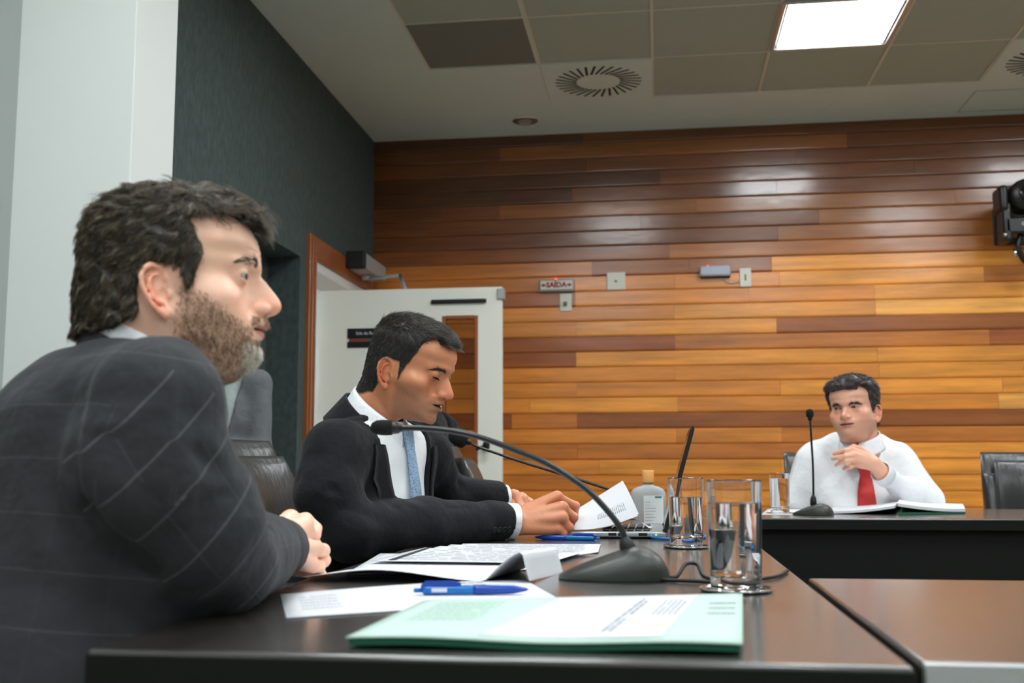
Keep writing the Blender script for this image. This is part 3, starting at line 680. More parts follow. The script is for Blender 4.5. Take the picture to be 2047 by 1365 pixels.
class Head:
    """face front along +x, left +y, up +z, origin between the ear canals; all millimetres in the tables"""
    def __init__(s, org, yaw, pitch, roll=0, scale=1, prof=None, back=1.0, wide=1.0, jaw=1.0, neck=.058, neckto=(-.055, 0, -.15), eye=(.0695, .033, .032), ap=.0048, apz=0, wrk=0, bz=.0465, ear=(-.011, .0765, .0045), eartilt=12, earh=1.0, mouth=(-.0285, .0255), slit=.0012, lipsig=.018, bag=0, fat=0, shape=None, earout=25, tip=(.1105, .002), ala=(.0985, -.003)):
        s.org = np.array(org, float); s.R = rotm(yaw, pitch, roll); s.sc = scale; s.__dict__.update(dict(neck=neck, neckto=neckto, eye=eye, ap=ap, apz=apz, ear=ear, eartilt=eartilt, earh=earh, mouth=mouth, slit=slit, bag=bag, fat=fat, wrk=wrk, bz=bz, earout=earout, tip=tip, ala=ala))
        mm = .001
        bz = [140, 60, 50, 43, 36, 25, 10, 0, -10, -28, -50, -64, -74, -80, -84]
        bf = [98, 98, 98, 95, 88, 85, 87, 89, 91, 92, 89, 84, 73, 50, 20]
        if shape: bf = [a+b for a, b in zip(bf, shape)]
        s.xf = table([z*mm for z in bz], [v*mm for v in bf], .003)
        s.w = table([v*mm for v in [140, 50, 40, 20, 0, -20, -40, -60, -72, -80, -84]], [v*mm*wide for v in [77, 77, 76, 74, 71.5, 67*jaw, 61*jaw, 51*jaw, 39*jaw, 24*jaw, 10]], .004)
        s.x0 = table([v*mm for v in [140, 0, -20, -50, -84]], [v*mm for v in [-10, -10, -5, 10, 18]], .006)
        s.xb = table([v*mm for v in [140, 50, 30, 0, -20, -40, -60, -84]], [v*mm*back for v in [-103, -103, -104, -99, -90, -68, -30, -5]], .005)
        pz, px = [p[1] for p in prof], [p[0] for p in prof]
        o = np.argsort(pz); g = np.arange(-90, 130, .5); pv = np.interp(g, np.array(pz)[o], np.array(px)[o])
        base = s.xf(g*mm)/mm; F = np.where((g < 52) & (g > -78), pv-base, 0)
        s.F = table(g*mm, F*mm, .0008)
        s.sg = table([v*mm for v in [60, 48, 38, 25, 12, 2, -6, -10, -16, -22, -30, -38, -44, -56, -70, -80]], [v*mm for v in [45, 36, 11, 10.5, 12, 14, 13, 14, 22, 23, 22, 22, 24, 23, 24, 30]], .002)
    def tl(s, W): return (((W-s.org)@s.R)/s.sc).astype(f32)
    def tw(s, L): return (np.asarray(L)*s.sc)@s.R.T+s.org
    def skull(s, P, ears=True, detail=True):
        x, y, z = P[:, 0], P[:, 1], P[:, 2]; ay = np.abs(y)
        t = np.clip((z-.05)/(.132-.05), 0, 3)
        x0 = s.x0(z); xf = s.xf(z); xb = s.xb(z); w = s.w(z)
        fr = x > x0
        a = np.where(fr, xf-x0, x0-xb); F = s.F(z)*np.exp(-(ay/s.sg(z))**2.3)*sst(.02, .06, x)
        dx = np.where(fr, x-x0-F, x-x0)
        dx = np.where(fr & (dx < 0), 0, dx)
        p = np.where(fr, 2.4-.46*sst(-.02, .005, z)*sst(.075, .055, z), 2.15)
        q = ((np.abs(dx)/a)**p+(ay/w)**p)**(1/p); q = np.clip((q*q+t**2.4)**.5, .05, 50); zz_ = np.clip(z-.05, 0, 1); rho = np.sqrt(dx*dx+ay*ay+zz_*zz_)+1e-6
        d = rho*(1-1/q); d = np.maximum(d, -.0835-z)
        Q = P.copy(); Q[:, 1] = ay
        d = smin(d, cap(Q, (-.034, 0, .0), s.neckto, s.neck, s.neck*1.08), .022)
        if s.fat: d = smin(d, ell(Q, (.035, 0, -.076), (.045, .050, .020)), .02)
        d = smin(d, ell(Q, (.047, .049, .003), (.026, .021, .017)), .024)          # cheekbone
        d = smin(d, chain(Q, [(.0865, .006, s.bz), (.0835, .026, s.bz+.002), (.066, .047, s.bz-.001)], [.0075, .0075, .0055], .004), .011)       # brow
        ex, ey, ez = s.eye
        if detail:
            d = smax(d, -ell(Q, (ex+.029, ey+.007, ez+.001), (.022, .025, .0130)), .009)
            d = smax(d, -ell(Q, (ex+.014, ey+.018, ez-.001), (.016, .010, .0085)), .008)
            c = (ex, ey, ez); sh = nrm(Q-np.array(c, f32))-.0138
            d = smin(d, sh, .0045)
            if s.bag: d = smin(d, ell(Q, (ex+.0045, ey+.001, ez-.0125), (.0072, .0125, .0036)), .007)
            apt = ell(Q, (ex+.0135, ey, ez+s.apz), (.0140, .0158, s.ap))
            d = smax(d, -apt, .0012)
            # nose
            d = smin(d, nrm(Q-np.array((s.tip[0], 0, s.tip[1]), f32))-.0112, .007)
            d = smin(d, ell(Q, (s.ala[0], .0124, s.ala[1]), (.0120, .0082, .0086)), .004)
            d = smax(d, -ell(Q, (s.ala[0]+.0075, .0088, s.ala[1]-.0072), (.0056, .0040, .0046)), .0012)
            d = d+.0011*np.exp(-(cap(Q, (s.ala[0]-.011, .019, s.ala[1]+.003), (.080, .036, -.024), 0, 0)/.0035)**2)  # nasolabial fold
            d = d+.0018*np.exp(-(chain(Q, [(s.ala[0]+.004, .0165, s.ala[1]+.0105), (s.ala[0]-.008, .0195, s.ala[1]+.006), (s.ala[0]-.0105, .0195, s.ala[1]-.004)], [0, 0, 0])/.0022)**2)
            if s.wrk: d = d-s.wrk*np.sin(z*950+.8*np.sin(ay*60))*sst(.052, .060, z)*sst(.092, .082, z)*sst(.05, .03, ay)*sst(.06, .075, x)
            mz, mw = s.mouth
            xm = s.xf(np.full(1, mz, f32))[0]
            pu = float(s.xf(np.array([mz+.006]))[0]+s.F(np.array([mz+.006]))[0]); pl = float(s.xf(np.array([mz-.006]))[0]+s.F(np.array([mz-.006]))[0])
            d = smin(d, ell(Q, (pu-.0085, 0, mz+.005), (.0085, .020, .0046)), .004); d = smin(d, ell(Q, (pl-.0090, 0, mz-.0062), (.0090, .0185, .0056)), .004)
            d = smax(d, -ell(Q, (xm+.012, 0, mz), (.028, mw, s.slit)), .0018)
        if ears: d = smin(d, s.earf(Q), .003)
        return d
    def earf(s, Q):
        t = math.radians(s.eartilt); o = math.radians(s.earout)
        U = np.array([-math.sin(t), 0, math.cos(t)]); Vf = np.array([math.cos(o)*math.cos(t), -math.sin(o), math.cos(o)*math.sin(t)]); Vf -= U*(U@Vf); Vf /= np.linalg.norm(Vf); Wd = np.cross(Vf, U)
        if Wd[1] < 0: Wd = -Wd
        B = np.stack([Vf, U, Wd], 1).astype(f32)
        q = (Q-np.array(s.ear, f32))@B*1000/s.earh
        hel = [(3, -1, -1), (8, 5, 0), (10, 12, 1), (9, 21, 1), (4, 28, 1.5), (-4, 31, 2), (-12, 28, 2), (-17, 20, 2), (-18, 9, 2), (-16, -3, 2), (-12, -14, 1.5), (-6, -22, 1), (0, -28, 0)]
        d = chain(q, hel, [2.2, 2.5, 2.7, 2.9, 3.1, 3.2, 3.2, 3.1, 3.0, 2.9, 3.0, 3.6, 4.4], 1.5)
        ant = [(3, 20, 0), (-4, 19, 0.5), (-9, 13, 1), (-10.5, 5, 1), (-9, -4, 1), (-5, -11, 1), (1, -15, 1)]
        d2 = chain(q, ant, [1.6, 2, 2.4, 2.5, 2.5, 2.6, 2.8], 1)
        disc = ell(q, (-3, 3, -4.2), (14, 26, 2.4)); d = smin(smin(d, d2, 2), disc, 2.5)
        d = smin(d, ell(q, (1, -25, 0), (6.5, 7, 3.2)), 3)
        d = smin(d, ell(q, (9.5, -5, 1), (3.2, 5, 2.6)), 2)                       # tragus
        d = smax(d, -ell(q, (2, -5, 0.5), (6.5, 8, 4.6)), 1.5)                 # concha
        d = smax(d, -ell(q, (1, 9, 1.5), (6.5, 5, 3.2)), 2)
        return d*.001*s.earh
    def build(s, h=.002, lo=(-.12, -.098, -.16), hi=(.14, .098, .142), nk=None):
        V, F = nets(lambda P: s.skull(P), lo, hi, h); return V.astype(f32), F

def skin_cols(V, base, hd, reg=None, beard=None, s_red=.75, lips=(176, 96, 84), hairc=(30, 24, 20), hairm=None, stub=None, browc=None):
    """per-vertex skin colour in head space"""
    b = np.tile(np.array(lin(base)), (len(V), 1)); x, y, z = V[:, 0], V[:, 1], V[:, 2]; ay = np.abs(y)
    def mix(m, c): nonlocal b; m = np.clip(m, 0, 1)[:, None]; b = b*(1-m)+np.array(lin(c))*m
    red = (min(255, base[0]+2), int(base[1]*.76), int(base[2]*.70))
    def blob(c, r): return np.exp(-((x-c[0])/r[0])**2-((ay-c[1])/r[1])**2-((z-c[2])/r[2])**2)
    mix(s_red*blob((s_tip(hd)[0], 0, s_tip(hd)[1]), (.02, .016, .014)), red)
    mix(.35*blob((.07, .045, .0), (.03, .018, .018)), red)
    e = hd.ear; mix(.8*np.exp(-((x-e[0])/.022)**2-((z-e[2])/.036)**2)*sst(e[1]-.004, e[1]+.003, ay), red)
    n = gn(V, 160, 8)*.5+gn(V, 420, 8, 4)*.5; b *= (1+.05*n)[:, None]
    ex, ey, ez = hd.eye; mix(.35*blob((ex+.01, ey, ez-.006), (.012, .018, .009)), (int(base[0]*.8), int(base[1]*.66), int(base[2]*.62)))
    mz, mw = hd.mouth; lz = (z-mz)-.0*ay
    lim = np.clip(1-(ay/(mw*.97))**2, 0, 1)**.6
    up = sst(.0085*1, .0068, lz/np.maximum(lim, .05)) ; dn = sst(-.0105, -.0088, lz/np.maximum(lim, .05))
    mix(.85*up*dn*(ay < mw)*sst(.075, .082, x), lips)
    mix(sst(.0016, .0005, np.abs(lz))*(ay < mw*.97)*sst(.08, .088, x), (70, 30, 28))
    if stub is not None: mix(stub(V)*(.75+.3*gn(V, 900, 8, 2)), beard)
    if hairm is not None: mix(hairm(V), hairc)
    return b.astype(f32)
def s_tip(h): return h.tip

def sample_faces(V, F, n, rnd, w=None):
    a = V[F[:, 0]]; b = V[F[:, 1]]; c = V[F[:, 2]]; d = V[F[:, 3]]
    N = np.cross(c-a, d-b); A = np.linalg.norm(N, axis=1); N = N/(A[:, None]+1e-12)
    if w is not None: A = A*w((a+b+c+d)/4)
    p = A/A.sum(); i = rnd.choice(len(F), n, p=p); u = rnd.rand(n, 1); v = rnd.rand(n, 1)
    return (a[i]*(1-u)+b[i]*u)*(1-v)+(d[i]*(1-u)+c[i]*u)*v, N[i]
def clump_ids(P, n, rnd):
    C = P[rnd.choice(len(P), n, replace=False)].astype(f32); out = np.empty(len(P), np.int32); c2 = (C*C).sum(1)
    for k in range(0, len(P), 4000): q = P[k:k+4000].astype(f32); out[k:k+4000] = np.argmin(c2[None]-2*q@C.T, 1)
    return out
def strands(P, N, D, L, rad, K=6, curl=0, lift=.3, hug=9, rnd=None, cols=None, wav=1.0, freq=220, clump=None, cst=.75):
    """tapered three-sided hairs, all in one mesh; P roots, N normals, D comb direction, L lengths"""
    n = len(P); T = D-N*(D*N).sum(1)[:, None]; T /= np.linalg.norm(T, axis=1)[:, None]+1e-9
    B = np.cross(N, T); ph = rnd.rand(n)*6.28; am = rnd.normal(size=n)*curl
    cen = []
    for k in range(K+1):
        s = (k/K)*L
        c = P+T*s[:, None]+N*(lift*s-hug*s*s)[:, None]+B*(am*np.sin(s*freq*wav+ph)*s*1.0)[:, None]+N*(am*.6*np.cos(s*freq*.8+ph)*s)[:, None]
        cen.append(c)
    if clump is not None:
        m = clump.max()+1; cnt = np.bincount(clump, minlength=m)[:, None]+1e-9
        for k in range(K+1):
            mean = np.stack([np.bincount(clump, weights=cen[k][:, a], minlength=m) for a in range(3)], 1)/cnt
            f_ = cst*(k/K)**1.3; cen[k] = cen[k]*(1-f_)+mean[clump]*f_
    V = np.zeros((n, K+1, 3, 3))
    for k in range(K+1):
        r = rad*(1-.85*(k/K)**1.5)
        for j in range(3):
            a = 2.094*j; V[:, k, j] = cen[k]+(N*math.cos(a)+B*math.sin(a))*(r if np.isscalar(r) else r[:, None])
    base = (np.arange(n)*(K+1)*3)[:, None]; Fs = []
    for k in range(K):
        for j in range(3):
            l = (j+1) % 3; Fs.append(base+np.array([[k*3+j, k*3+l, (k+1)*3+l, (k+1)*3+j]]))
    F = np.concatenate(Fs); C = np.repeat(cols, (K+1)*3, axis=0)
    return V.reshape(-1, 3), F, C
def join(parts):
    Vs, Fs, Cs, o = [], [], [], 0
    for V, F, C in parts: Vs.append(V); Fs.append(F+o); Cs.append(C); o += len(V)
    return np.concatenate(Vs), np.concatenate(Fs), np.concatenate(Cs)
def strand_cols(n, pal, wts, rnd, var=.15):
    pal = np.array([lin(c) for c in pal]); i = rnd.choice(len(pal), n, p=np.array(wts)/sum(wts)); return (pal[i]*(1+rnd.normal(size=(n, 1))*var).clip(.4, 1.8)).astype(f32)
MS = attr_mat('skin', .40, sss=.15, spec=.5, bump=(900, .12)); MH = attr_mat('hair_strands', .42, spec=.6); 
MEY = attr_mat('eye_surface', .06, spec=.6)
def eyes(hd, root, gaze, iris=(96, 110, 105)):
    for s in (-1, 1):
        g = np.array(gaze, float); g /= np.linalg.norm(g)
        c = np.array(hd.eye)*np.array([1, s, 1]); V = []; F = []; C = []
        a = np.cross([0, 0, 1], g); a /= np.linalg.norm(a); b = np.cross(g, a)
        rings = [0, .1, .19, .2, .3, .44, .46, .5, .6, .8, 1.1, 1.5, 2.0, 2.6, 3.1415]; n = 28
        for th in rings:
            for k in range(n):
                ph = 2*math.pi*k/n; r = .0123+(.0008*max(0, 1-(th/.5)**2) if th < .5 else 0)
                V.append(c+r*(g*math.cos(th)+(a*math.cos(ph)+b*math.sin(ph))*math.sin(th)))
                C.append(lin((8, 8, 8) if th < .195 else iris if th < .445 else (30, 30, 30) if th < .47 else (176, 158, 148)))
        for i in range(len(rings)-1):
            for k in range(n): l = (k+1) % n; F.append((i*n+k, (i+1)*n+k, (i+1)*n+l, i*n+l))
        np_mesh('eye', hd.tw(V), F, MEY, root, cols=np.array(C))
def brow(hd, root, pts, pal, n=260, seed=1, w=.0035, L=.008, side=(-1, 1), rad=.0003):
    rnd = np.random.RandomState(seed)
    for s in side:
        P = []; D = []
        for i in range(n):
            t = rnd.rand(); q = t*(len(pts)-1); k = min(int(q), len(pts)-2); u = q-k; a, b = np.array(pts[k]), np.array(pts[k+1])
            p = a*(1-u)+b*u; p[2] += rnd.normal()*w*.5*(.55+.5*math.sin(3.14*min(1, t*1.1))-.3*t); P.append(p); d = (b-a); D.append(d+np.array([0, 0, .004*(1-t)]))
        P = np.array(P, f32); e = 1e-3
        for _ in range(6):
            d = hd.skull(P, ears=False); g = np.stack([hd.skull(P+np.array(v, f32)*e, ears=False)-d for v in np.eye(3)], 1)/e; gl = np.linalg.norm(g, axis=1)[:, None]+1e-6; P = P-(g/gl)*(d/gl[:, 0])[:, None]
        N = g/gl; D = np.array(D); D /= np.linalg.norm(D, axis=1)[:, None]
        P[:, 1] *= s; N[:, 1] *= s; D[:, 1] *= s
        V, F, C = strands(P, N, D, L*(.6+.6*rnd.rand(n)), rad, K=3, lift=.1, hug=10, rnd=rnd, cols=strand_cols(n, pal, [1]*len(pal), rnd))
        np_mesh('eyebrow', hd.tw(V), F, MH, root, cols=C, smooth=True)

def ear_free(hd, P, m):
    e = hd.ear; q = ((P[:, 0]-e[0]+.004)/.022)**2+((P[:, 2]-e[2])/.033)**2
    return m*np.where(np.abs(P[:, 1]) > .045, sst(.75, 1.05, q), 1)

def crease(P, segs):
    """segs: (A, B, width, depth) in world space; depth > 0 digs a groove"""
    s = 0
    for A, B, w, dp in segs: s = s+dp*np.exp(-(cap(P, A, B, 0, 0)/w)**2)
    return s
def fabric(name, c, line=None, rough=.85, su=.045, sv=.05, wrinkle=(17, .9)):
    t = NT(name); b = t.b; c = lin(c); b.inputs['Base Color'].default_value = (*c, 1); b.inputs['Roughness'].default_value = rough; b.inputs['Sheen Weight'].default_value = .06; b.inputs['Sheen Roughness'].default_value = .5
    b.inputs['Specular IOR Level'].default_value = .25
    tc = t.n('ShaderNodeTexCoord'); nz = t.n('ShaderNodeTexNoise', i_Scale=900.0, i_Detail=2.0); t.l(tc.outputs['Object'], nz.inputs['Vector'])
    mx = t.n('ShaderNodeMix', data_type='RGBA'); mx.inputs['A'].default_value = (*[v*.75 for v in c], 1); mx.inputs['B'].default_value = (*[v*1.3 for v in c], 1)
    t.l(nz.outputs['Fac'], mx.inputs['Factor']); outc = mx.outputs['Result']
    if line:
        prev = None
        for at_, sp, k in (('cu', su, .85), ('cv', sv, .2)):
            a = t.n('ShaderNodeAttribute', attribute_name=at_); d = t.n('ShaderNodeMath', operation='DIVIDE'); d.inputs[1].default_value = sp; t.l(a.outputs['Fac'], d.inputs[0])
            f = t.n('ShaderNodeMath', operation='FRACT'); t.l(d.outputs[0], f.inputs[0]); s_ = t.n('ShaderNodeMath', operation='SUBTRACT'); s_.inputs[1].default_value = .5; t.l(f.outputs[0], s_.inputs[0])
            ab = t.n('ShaderNodeMath', operation='ABSOLUTE'); t.l(s_.outputs[0], ab.inputs[0])
            mr = t.n('ShaderNodeMapRange'); mr.inputs['From Min'].default_value = .0; mr.inputs['From Max'].default_value = .0016/sp; mr.inputs['To Min'].default_value = k; mr.inputs['To Max'].default_value = 0; t.l(ab.outputs[0], mr.inputs['Value'])
            if line == 'x': pass
            if prev is None: prev = mr.outputs[0]
            else: m2 = t.n('ShaderNodeMath', operation='MAXIMUM'); t.l(prev, m2.inputs[0]); t.l(mr.outputs[0], m2.inputs[1]); prev = m2.outputs[0]
        acs = t.n('ShaderNodeAttribute', attribute_name='cs'); mm = t.n('ShaderNodeMath', operation='MULTIPLY'); t.l(prev, mm.inputs[0]); t.l(acs.outputs['Fac'], mm.inputs[1]); prev = mm.outputs[0]
        m3 = t.n('ShaderNodeMix', data_type='RGBA'); t.l(prev, m3.inputs['Factor']); t.l(outc, m3.inputs['A']); m3.inputs['B'].default_value = (*lin(line), 1); outc = m3.outputs['Result']
    t.l(outc, b.inputs['Base Color'])
    n2 = t.n('ShaderNodeTexNoise', i_Scale=float(wrinkle[0]), i_Detail=3.0); t.l(tc.outputs['Object'], n2.inputs['Vector'])
    bp = t.n('ShaderNodeBump', i_Strength=wrinkle[1], i_Distance=.011); t.l(n2.outputs['Fac'], bp.inputs['Height']); t.l(bp.outputs[0], b.inputs['Normal'])
    return t.m
class Body:
    """torso in a body frame: mid = point between the shoulders, a = facing angle"""
    def __init__(s, mid, a, lean, parts, arms, sh=.19, drop=.02, shr=.062, trap=.016):
        s.trap = trap
        s.mid = np.array(mid, float); s.R = rotm(a, lean, 0); s.parts = parts; s.arms = arms; s.sh = sh; s.drop = drop; s.shr = shr
        s.fw = s.R[:, 0]; s.lf = s.R[:, 1]; s.up = s.R[:, 2]
        s.Rs = s.mid-s.lf*sh-s.up*drop; s.Ls = s.mid+s.lf*sh-s.up*drop
    def torso(s, P, off=0):
        Q = ((P-s.mid)@s.R).astype(f32)
        d = chain(Q, [(0, -s.sh+.02, -s.drop), (-.012, -.06, s.trap), (-.012, .06, s.trap), (0, s.sh-.02, -s.drop)], [s.shr, s.shr*1.08, s.shr*1.08, s.shr], .02)
        for c, r in s.parts: d = smin(d, ell(Q, c, r), .05)
        return d-off
    def arm(s, P, k, off=0, cut=True, inner=None):
        pts, rad = s.arms[k]; n = len(pts)
        r = rad if inner is None else [min(inner, q) for q in rad]
        d = chain(P, pts, r, .02)
        if cut and inner is None:
            e = np.array(pts[-1], float)-np.array(pts[-2], float); e /= np.linalg.norm(e)
            pl = (P-np.array(pts[-1], f32))@e.astype(f32); near = nrm(P-np.array(pts[-1], f32)) < .12
            d = np.where(near, smax(d-off, pl, .003), d-off)
            return d
        return d-off
    def uv(s, V):
        """cloth coordinates: along the sleeve / around it, or height / across on the trunk"""
        V = V.astype(f32); Q = (V-s.mid)@s.R
        dt = s.torso(V); cu = Q[:, 2].copy()+.013*np.sin(Q[:, 1]*9); cv = np.arctan2(Q[:, 1], Q[:, 0])*.16
        best = dt-.012; cs = np.full(len(V), .3)
        for pts, rad in s.arms:
            L = 0
            for i in range(len(pts)-1):
                A = np.array(pts[i], float); B = np.array(pts[i+1], float); ab = B-A; l = np.linalg.norm(ab); ab /= l
                h = np.clip((V-A)@ab, 0, l); C = A+h[:, None]*ab; dv = V-C; d = nrm(dv)-(rad[i]+(rad[i+1]-rad[i])*h/l)
                ref = np.array([0, 0, 1.])-ab*ab[2]; ref /= np.linalg.norm(ref)+1e-9; r2 = np.cross(ab, ref)
                m = d < best; best = np.where(m, d, best)
                raw = (V-A)@ab+.25*(dv@ref)
                if len(pts) > 4 and i < 3: g_ = np.array(pts[3], float)-np.array(pts[0], float); g_ /= np.linalg.norm(g_); raw = (V-np.array(pts[0]))@g_-L+.55*dv[:, 0]
                cs = np.where(m, 1., cs); cu = np.where(m, L+raw, cu); cv = np.where(m, np.arctan2(dv@r2, dv@ref)*.065, cv)
                L += l
        return cu, cv, cs
def jacket(B, name, mt, root, h, lo, hi, creases=(), wr=.0022, vee=None, wfreq=26, lap=True):
    """vee = (z of button, half-width at the top, depth) opening in the chest, in body frame"""
    def f(P):
        d = B.torso(P)
        if vee is not None:
            Q = ((P-B.mid)@B.R).astype(f32); z0, hw, dep = vee
            wv = np.abs(Q[:, 1])-hw*np.clip((Q[:, 2]-z0)/(.05-z0), 0, 1.6)
            d = smax(d, -np.maximum(np.maximum(wv, z0-Q[:, 2]), dep-Q[:, 0]), .003)
        for k in range(len(B.arms)): d = smin(d, B.arm(P, k), .028)
        return d+crease(P, creases)+wr*gn(P*np.array([1, 1, .6], f32), wfreq, 7, 2)+wr*.5*gn(P, wfreq*2.6, 6, 9)
    V, F = nets(f, lo, hi, h, slack=1.6); cu, cv, cs = B.uv(V)
    return np_mesh(name, V, F, mt, root, attrs=dict(cu=cu, cv=cv, cs=cs)), f
def shirt_core(B, root, mt, h, lo, hi, off=-.006, name='shirt', arms=False, creases=(), wr=0):
    def f(P):
        d = B.torso(P, off)
        if arms:
            for k in range(len(B.arms)): d = smin(d, B.arm(P, k), .03)
        return d+crease(P, creases)+(wr*gn(P, 30, 7, 2)+wr*.5*gn(P, 80, 6, 9) if wr else 0)
    V, F = nets(f, lo, hi, h, slack=1.6); return np_mesh(name, V, F, mt, root), f
def ring_band(hd, name, mt, root, cx, rx, ry, zt, slope, hgt, th=.0035, gap=0, flare=.006, n=60, wing=0, back_only=None):
    """collar band round the neck in head space; zt at x=-rx+cx, falling forward by slope; gap = half opening angle at the front"""
    V = []; F = []; m = 7
    a0 = gap; angs = [a0+(2*math.pi-2*a0)*i/n for i in range(n+1)]
    for lay in (0, 1):
        for a in angs:
            ca, sa = math.cos(a), math.sin(a); x = cx+rx*ca; top = zt-slope*(x-(cx-rx)); w = wing*math.exp(-((min(a, 2*math.pi-a)-a0)/.45)**2)
            for j in range(m):
                t = j/(m-1); o = flare*t+(th if lay else 0)+w*.25*t; V.append((x+ca*o, ry*sa+sa*o, top-(hgt+w)*t))
    N = (n+1)*m
    for i in range(n):
        for j in range(m-1): q = i*m+j; F.append((q, q+m, q+m+1, q+1)); F.append((N+q+1, N+q+m+1, N+q+m, N+q))
        q = i*m; F.append((q, N+q, N+q+m, q+m)); q += m-1; F.append((q+m, N+q+m, N+q, q))
    for i in (0, n):
        for j in range(m-1): q = i*m+j; F.append((q, q+1, N+q+1, N+q) if i == 0 else (q+1, q, N+q, N+q+1))
    return np_mesh(name, hd.tw(V), F, mt, root)
def cuff(name, A, Bp, r, mt, root, L=.03, th=.003, flat=1.0):
    A = np.array(A, float); d = np.array(Bp, float)-A; d /= np.linalg.norm(d); u = np.cross(d, [0, 0, 1]); u /= np.linalg.norm(u); v = np.cross(u, d); n = 36; V = []; F = []
    prof = [(r-.004, -.03), (r, -.03), (r*1.0, L*.5), (r*1.02, L-.001), (r*1.01, L), (r-th, L), (r-th, -.01), (r-.004, -.03)]
    for rr, x in prof:
        for k in range(n): a = 2*math.pi*k/n; V.append(A+d*x+u*math.cos(a)*rr*flat+v*math.sin(a)*rr)
    for j in range(len(prof)-1):
        for k in range(n): l = (k+1) % n; F.append((j*n+k, j*n+l, (j+1)*n+l, (j+1)*n+k))
    return np_mesh(name, V, F, mt, root)
def tie_mesh(pts, ws, mt, root, nf, name='tie', th=.006):
    """ribbon along world points, lying on the chest; nf = outward normal"""
    pts = [np.array(p, float) for p in pts]; V = []; F = []; m = len(pts); nf = np.array(nf, float); k = 7
    for i, p in enumerate(pts):
        t = pts[min(i+1, m-1)]-pts[max(i-1, 0)]; t /= np.linalg.norm(t); u = np.cross(nf, t); u /= np.linalg.norm(u); n_ = np.cross(t, u)
        for lay in (0, 1):
            for j in range(k):
                q = j/(k-1)*2-1; V.append(p+u*q*ws[i]+n_*((th*(1-.6*q*q)) if lay == 0 else -.001)*np.sign(n_@nf))
    w = 2*k
    for i in range(m-1):
        for j in range(k-1):
            a = i*w+j; F.append((a, a+1, a+w+1, a+w)); a += k; F.append((a+w, a+w+1, a+1, a))
        a = i*w; F.append((a, a+w, a+w+k, a+k)); a += k-1; F.append((a+k, a+k+w, a+w, a))
    F.append(tuple(range(0, k))+tuple(range(2*k-1, k-1, -1))); b0 = (m-1)*w; F.append(tuple(range(b0+k-1, b0-1, -1))+tuple(range(b0+k, b0+2*k)))
    return np_mesh(name, V, F, mt, root)
def hand_mesh(wr, mcp, fingers, thumb, h=.0022, rw=.026, forearm=None, dorsal=None, k=.009, rk=.0125, mod=None):
    """wr wrist point; mcp four knuckle points; fingers four lists of further joints; thumb list of points"""
    wr = np.array(wr, float); mcp = [np.array(p, float) for p in mcp]
    allp = [wr]+mcp+[np.array(p) for f_ in fingers for p in f_]+[np.array(p) for p in thumb]+([np.array(forearm)] if forearm is not None else [])
    A = np.array(allp); lo = A.min(0)-.036; hi = A.max(0)+.036
    rs = [[.0108, .0098, .0085, .0072], [.0112, .0100, .0088, .0074], [.0106, .0096, .0084, .0070], [.0094, .0084, .0074, .0062]]
    mc = np.mean(mcp, 0); across = mcp[0]-mcp[3]; across /= np.linalg.norm(across)
    def f(P):
        d = cap(P, forearm, wr, rw*1.12, rw) if forearm is not None else cap(P, wr, wr+(mc-wr)*.05, rw, rw)
        for i, p in enumerate(mcp):
            s0 = wr+across*(.016-.0107*i); d = smin(d, cap(P, s0, p, .0155, rk*(1, 1, .95, .87)[i]), k)
        fl = None
        for i, fi in enumerate(fingers):
            pts = [mcp[i]]+[np.array(q, float) for q in fi]; e = chain(P, pts, rs[i][:len(pts)], .004)
            for q, r in zip(pts[1:-1], rs[i][1:]): e = smin(e, nrm(P-q.astype(f32))-r*1.05, .003)
            fl = e if fl is None else smin(fl, e, .0016)
        d = smin(d, fl, .006)
        d = smin(d, chain(P, thumb, [.0165, .0125, .0108, .0088][:len(thumb)], .005), .006)
        for i in range(3):                                                    # tendon valleys
            v = (mcp[i]+mcp[i+1])/2; d = d+.0022*np.exp(-(cap(P, wr+(v-wr)*.45, v+(v-wr)*.06, 0, 0)/.0065)**2)
        if mod: d = mod(P, d)
        return d+.0006*gn(P, 140, 6)+.0003*gn(P, 420, 6, 5)
    return nets(f, lo, hi, h)
def hand_cols(V, base, mcp=None):
    V = V.astype(f32); b = np.tile(np.array(lin(base)), (len(V), 1)); n = gn(V, 70, 7, 3); b *= (1+.07*n)[:, None]
    if mcp is not None:
        for p in mcp: m = .4*np.exp(-(nrm(V-np.array(p, f32))/.013)**2)[:, None]; b = b*(1-m)+np.array(lin((min(255, base[0]+4), int(base[1]*.76), int(base[2]*.7))))*m
    return b.astype(f32)
def core(B, hd, wrists, base):
    def f(P):
        d = B.torso(P, -.028)
        for k in range(len(B.arms)): d = smin(d, B.arm(P, k, inner=.024, cut=False), .02)
        return smin(d, cap(P, hd.tw((-.05, 0, -.10)), B.mid, .042, .05), .03)
    pts = np.concatenate([np.array(a[0]) for a in B.arms]+[[B.mid+[.2, .2, .1], B.mid-[.3, .3, .45]]])
    V, F = nets(f, pts.min(0)-.06, pts.max(0)+.06, .014, slack=1.6); return V, F, np.tile(np.array(lin(base)), (len(V), 1)).astype(f32)
